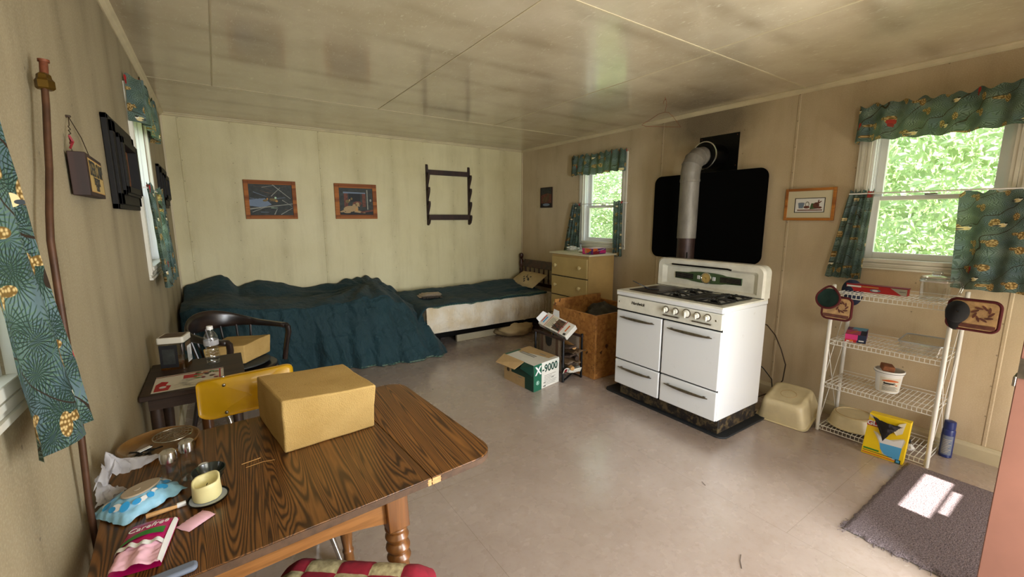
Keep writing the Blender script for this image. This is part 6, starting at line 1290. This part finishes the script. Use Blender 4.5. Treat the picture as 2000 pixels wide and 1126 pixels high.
# folded mitt, rounded, opening shows green
ov = thing('oven_mitt', 'rounded burgundy edged pot mitt with dark green lining on the shelf corner', 'oven mitt', (3.69, 1.72, .94))
OM = Matrix.Translation((3.69, 1.722, .945)) @ Matrix.Rotation(R(-96), 4, 'Z') @ Matrix.Rotation(R(-12), 4, 'X')
m = MB(); m.M = OM; m.lathe([(.0, .012), (.045, .010), (.062, .002), (.066, -.004)], (0, 0, 0), 'y', 30, cap=False); m.build('lining', 'mitt_green', ov, solid=.006)
m = MB(); m.M = OM; m.tube([(.067 * math.cos(q) * 1.05, -.004, .064 * math.sin(q) + (.02 * max(0, math.sin(q)) ** 6)) for q in [k / 32 * 2 * math.pi for k in range(32)]], .007, 8, closed=True); m.build('binding', 'burgundy', ov)
def cap(name, label, c, rz, tilt, material, s=1.0):
    t_ = thing(name, label, 'cap', c); Mx = Matrix.Translation(c) @ Matrix.Rotation(rz, 4, 'Z') @ Matrix.Rotation(tilt, 4, 'X')
    m = MB(); m.M = Mx; m.grid(lambda u, v: (.078 * s * math.cos(u * 2 * math.pi) * math.cos(v * 1.5) * .92, .092 * s * math.sin(u * 2 * math.pi) * math.cos(v * 1.5) * (1 + .04 * fbm(u * 5, v * 5, s)), .105 * s * math.sin(v * 1.5)), 32, 14, wrap=True); m.build('crown_panels', material, t_, smooth='all', solid=.003)
    m = MB(); m.M = Mx; m.grid(lambda u, v: (.072 * s * math.sin((u - .5) * 2.6), -.086 * s * math.cos((u - .5) * 2.6) * .95 - .07 * s * v * math.cos((u - .5) * 2.8), -.004 - .02 * v + .012 * (abs(u - .5) * 2) ** 2 * -1), 16, 6); m.build('visor', material, t_, smooth='all', solid=.004)
    MB().lathe([(.006, 0), (.004, .004), (0, .005)], tuple(Mx @ Vector((0, 0, .105 * s))), n=8, cap=False).build('button', material, t_); return t_
cap('baseball_cap', 'navy cap hanging behind the pot holders at the rear left of the wire shelf', (3.97, 1.68, .985), R(-90), R(100), 'navy', .8)
pot_holder('quilted pot holder with burgundy edge hanging at the right end of the wire shelf', (3.712, 1.050, .955), .20, .165, R(-93))
cap('baseball_cap', 'black cap hung over the right front post of the wire shelf', (3.708, 1.112, .965), R(-82), R(78), 'black_soft', .66)
# second tier
zb_ = thing('bag_carton', 'pink and purple sandwich bag box on the second tier of the shelf', 'box', (3.89, 1.59, .665))
ZM = Matrix.Translation((3.885, 1.598, .665)) @ Matrix.Rotation(R(14), 4, 'Z')
m = MB(); m.M = ZM; m.box(-.125, .125, -.055, .055, 0, .052); m.build('carton', 'purple', zb_, bev=.0015)
def ZD(O, Uv, Vv, it): o_ = ZM @ Vector(O); deco('print', zb_, o_, (ZM @ (Vector(O) + Vector(Uv))) - o_, (ZM @ (Vector(O) + Vector(Vv))) - o_, it, step=.0001)
ZD((-.1252, .055, 0), (0, -.11, 0), (0, 0, .052), [('hot_pink', rr_(0, .6, .3, 1)), ('red', rr_(0, .55, 0, .35)), ('white', rr_(.08, .4, .05, .2)), ('orange', ell(.3, .2, .1, .12)), ('navy', rr_(.6, 1, 0, 1)), ('white', rr_(.66, .9, .2, .35))])
ZD((-.125, .055, .0522), (0, -.11, 0), (.25, 0, 0), [('hot_pink', rr_(0, .7, 0, .55)), ('orange', [(.1, .1), (.3, .1), (.6, .5), (.5, .6)]), ('sky_blue', [(.2, .6), (.9, .5), (1, 1), (.3, 1)]), ('red', rr_(.1, .5, .62, .7)), ('navy', rr_(.7, 1, 0, .6))])
ct = thing('clear_container', 'low clear plastic container with a lid on the second tier of the shelf', 'container', (3.90, 1.25, .665))
CM_ = Matrix.Translation((3.895, 1.262, .664)) @ Matrix.Rotation(R(4), 4, 'Z')
m = MB(); m.M = CM_
rg = [rrect(-.125, .125, -.088, .088, .02, 4), rrect(-.138, .138, -.10, .10, .022, 4)]; n_ = len(rg[0]); m.add([(a, b, z) for r, z in zip(rg, (.001, .066)) for a, b in r], [(i, (i + 1) % n_, n_ + (i + 1) % n_, n_ + i) for i in range(n_)] + [tuple(range(n_))]); m.build('tub', 'clear_plastic', ct, smooth=True)
m = MB(); m.M = CM_; m.prism(rrect(-.142, .142, -.104, .104, .024), 2, .067, .0695); m.build('lid', 'tinted_plastic', ct)
m = MB(); m.M = CM_; m.tube([(a, b, .070) for a, b in rrect(-.140, .140, -.102, .102, .024)], .0035, 6, closed=True); m.build('lid_rim', 'sink_grey', ct)
# third tier
bk = thing('bucket', 'white plastic pail with printed label on the third tier of the shelf', 'bucket', (3.89, 1.40, .357))
MB().lathe([(.056, 0), (.059, .003), (.069, .118), (.073, .120), (.074, .130), (.079, .134), (.079, .145), (.076, .147), (.072, .145), (.060, .010), (0, .008)], (3.89, 1.402, .357), n=36, cap=False).build('pail', 'white_gloss', bk)
MB().tube([(3.89 + .0795 * math.cos(q), 1.402 + .0795 * math.sin(q), .491) for q in [k / 36 * 2 * math.pi for k in range(36)]], .0012, 5, closed=True).build('rim_line', 'print_dark', bk)
def lab(u, v, lift=.0006): q = math.pi + .45 + (u - .5) * 1.75; z = .012 + .095 * v; r = .059 + .010 * z / .118 + lift; return (3.89 + r * math.cos(q), 1.402 + r * math.sin(q), .357 + z)
m = MB(); m.grid(lambda u, v: lab(u, v), 16, 3); m.build('label', 'paper', bk, smooth='all')
m = MB()
for (u0, u1, v0, v1) in [(.18, .62, .52, .64), (.15, .5, .44, .475)] + [(.12 + .02 * (i % 2), .9 - .08 * (i % 3), .08 + .055 * i, .10 + .055 * i) for i in range(6)]: m.grid(lambda u, v: lab(u0 + (u1 - u0) * u, v0 + (v1 - v0) * v, .0012), 5, 1)
m.build('label_print', 'print_dark', bk, smooth=False)
m = MB(); m.grid(lambda u, v: lab(.1 + .75 * u, .72 + .12 * math.sin(u * 3) * v + .04 * v, .0012), 10, 1); m.grid(lambda u, v: lab(.72 + .1 * u, .45 + .08 * v, .0014), 3, 1); m.build('label_picture', 'orange', bk, smooth=False)
# the product word raised as lettering on the pail front
qd = math.pi + .33; text('lettering', 'TSP/90', bk, (3.89 + .0665 * math.cos(qd - .42), 1.402 + .0665 * math.sin(qd - .42), .357 + .062), (-math.sin(qd), math.cos(qd), 0) if False else (math.sin(-qd) * -1 * -1, math.cos(qd) * -1 * -1, 0), (0, 0, 1), .02, 'print_dark', bold=.0005)
m = MB(); m.M = Matrix.Translation((3.875, 1.415, .499)) @ Matrix.Rotation(R(24), 4, 'Z') @ Matrix.Rotation(R(6), 4, 'X'); m.box(-.05, .045, -.032, .030, -.0, .036); tag(m.build('scrub_brick', 'brick_sponge', bev=.006, seg=2, loc=(3.875, 1.415, .505)), 'brown scouring brick lying across the top of the white pail', 'brick')
# bottom tier
bb = thing('wash_basin', 'shallow cream basin upside down on the bottom tier of the shelf', 'basin', (3.90, 1.56, .045))
MB().lathe([(.145, 0), (.148, .004), (.142, .008), (.128, .055), (.118, .082), (.108, .088), (.104, .084), (0, .084)], (3.90, 1.555, .044), n=40, cap=False).build('basin_shell', 'tan_plastic', bb)
MB().tube([(3.90 + .106 * math.cos(q), 1.555 + .106 * math.sin(q), .1335) for q in [k / 36 * 2 * math.pi for k in range(36)]], .002, 5, closed=True).build('foot_ring', 'cardboard', bb)
gb = thing('trash_bag_box', 'yellow trash bag box with black bags bursting from the front', 'box', (3.62, 1.32, 0))
GM = Matrix.Translation((3.630, 1.318, .0015)) @ Matrix.Rotation(R(-85), 4, 'Z') @ Matrix.Rotation(R(-4), 4, 'X')   # local x runs to the right, local y away
m = MB(); m.M = GM; m.prism([(-.104, 0), (.096, 0), (.106, .268), (-.088, .268)], 1, 0, .062); m.build('carton', 'yellow_box', gb, bev=.0015)
def GD(nm, it): o_ = GM @ Vector((-.104, -.0003, 0)); deco(nm, gb, o_, (GM @ Vector((.096, -.0003, 0))) - o_, (GM @ Vector((-.096, -.0003, .268))) - o_, it, step=.0001)
GD('print', [('red', rr_(.02, .4, .70, .82)), ('mat_board', [(.2, .6), (.32, .58), (.5, .45), (.92, .6), (.97, .55), (.9, .3), (.9, .02), (.5, .12), (.36, .4)]), ('sky_blue', [(.40, .36), (.92, .38), (.90, .05), (.55, .12), (.44, .22)]), ('white', [(.28, .56), (.42, .50), (.7, .48), (.93, .58), (.91, .38), (.42, .36)]), ('leaf_green', rr_(.04, .42, .125, .165)), ('print_dark', rr_(.04, .75, .085, .10)), ('orange', rr_(.03, .95, .03, .055)), ('box_green_dark', rr_(.82, .95, .0, .09)), ('sky_blue', rr_(.845, .925, .02, .075))])
o_ = GM @ Vector((-.094, -.0016, .194)); text('lettering', 'GLAD', gb, o_, GM.to_3x3() @ Vector((1, 0, .04)), GM.to_3x3() @ Vector((0, 0, 1)), .038, 'white', bold=.0014)
m = MB(); m.M = GM
m.grid(lambda u, v: (-.072 + .145 * u * (1 - .55 * v) + .032 * v, -.004 - .030 * math.sin(u * math.pi) * (1 - v * .7) - .006 * abs(fbm(u * 6, v * 6, 3)), .252 - .125 * v * (1 - abs(u - .5) * 1.1) - .02 * u + .006 * fbm(u * 5, v * 5, 1)), 26, 18); m.build('black_bag', 'bags_black', gb, smooth='all')
m = MB(); m.M = GM; m.add([(-.09, -.002, .262), (-.05, -.010, .25), (-.035, -.004, .235), (-.08, -.003, .24)], [(0, 1, 2, 3)]); m.build('torn_flap', 'mat_board', gb, solid=.001, smooth=False); m = MB(); m.M = GM; m.add([(.085, -.002, .262), (.055, -.008, .245), (.03, -.012, .20), (.05, -.003, .17), (.075, -.002, .19)], [(0, 1, 2, 3, 4)]); m.build('torn_flap', 'mat_board', gb, solid=.001, smooth=False)
lump('glove', 'small black glove lying behind the yellow trash bag box on the shelf', (3.86, 1.28, .075), (.05, .035, .03), 'black_soft', 11, cat='glove')
lump('crumpled_paper', 'small crumpled white paper beside the yellow trash bag box', (3.80, 1.235, .062), (.028, .022, .018), 'white', 15, cat='paper')
# spray can
sc_ = thing('spray_can', 'blue aerosol can standing on the floor by the right baseboard', 'can', (4.0, 1.108, 0))
MB().lathe([(.028, .0), (.031, .003), (.031, .175), (.028, .182), (.024, .186)], (4.0, 1.105, 0.0005), n=28).build('can_body', 'can_blue', sc_)
MB().lathe([(.026, .184), (.0285, .187), (.0285, .215), (.027, .232), (.018, .236), (0, .236)], (4.0, 1.105, 0.0005), n=24, cap=False).build('cap', 'can_blue', sc_)
MB().box(3.985, 3.99, 1.10, 1.11, .2, .23).build('nozzle', 'can_blue', sc_)
m = MB(); cl_ = lambda u, v: (4.0 + .0316 * math.cos(math.pi * .78 + u * 1.7), 1.105 + .0316 * math.sin(math.pi * .78 + u * 1.7), .02 + .125 * v); m.grid(cl_, 12, 2); lb = m.build('label', 'grey_blue', sc_, smooth='all')
m = MB()
for i in range(9): m.grid(lambda u, v: (lambda p: (4.0 + (p[0] - 4.0) * 1.012, 1.105 + (p[1] - 1.105) * 1.012, p[2]))(cl_(.12 + (.5 + .25 * ((i * 7) % 3) / 2) * u, .1 + i * .085 + .02 * v)), 6, 1)
m.build('label_print', 'mat_board', sc_, smooth=False)
# rug
rg_ = thing('door_mat', 'grey brown looped pile mat on the floor inside the door', 'mat', (3.2, .9, 0))
m = MB(); RN = 110; RMx = 70
def rf(u, v):
    x = 2.70 + 1.00 * u; y = .60 + .615 * v; e = min(u, 1 - u, v * .6, (1 - v) * .6); 
    x += .006 * fbm(0, v * 14, 1) * (u < .02) * 3; y += .004 * fbm(u * 20, 0, 2) * (v > .98) * 2
    return (x, y, .003 + .009 * min(1, e / .015) + .0022 * random.random())
m.grid(rf, RN, RMx); m.build('pile', 'rug', rg_, smooth='all'); MB().box(2.702, 3.698, .602, 1.213, .0005, .004).build('backing', 'asphalt', rg_)
m = MB(); random.seed(6)
for k in range(60):
    if k < 34: y = random.uniform(.62, 1.21); p = Vector((2.70, y, .006)); d = Vector((-random.uniform(.008, .03), random.uniform(-.015, .015), -.004))
    else: x = random.uniform(2.68, 2.80); p = Vector((x, 1.214 - (0 if x > 2.7 else .01), .006)); d = Vector((random.uniform(-.025, .01), random.uniform(.002, .02), -.003))
    m.tube([p, p + d * .6, p + d], .0012, 4)
m.build('frayed_threads', 'rug', rg_)['kind'] = 'stuff'
# scraps on the floor
for i, (x, y, ln, a, lb_) in enumerate(((2.06, 1.36, .085, 30, 'short dark twig on the floor between the table and the mat'), (2.47, 1.78, .035, 60, 'tiny twig on the floor in front of the stove'), (1.75, 1.33, .06, 10, 'thin straw on the floor nearest the table'))):
    m = MB(); dx, dy = math.cos(R(a)) * ln, math.sin(R(a)) * ln; m.tube([(x, y, .002), (x + dx * .5, y + dy * .5 + .006, .003), (x + dx, y + dy, .002)], .0012, 5); tag(m.build('twig', 'bark', loc=(x, y, 0)), lb_, 'twig')
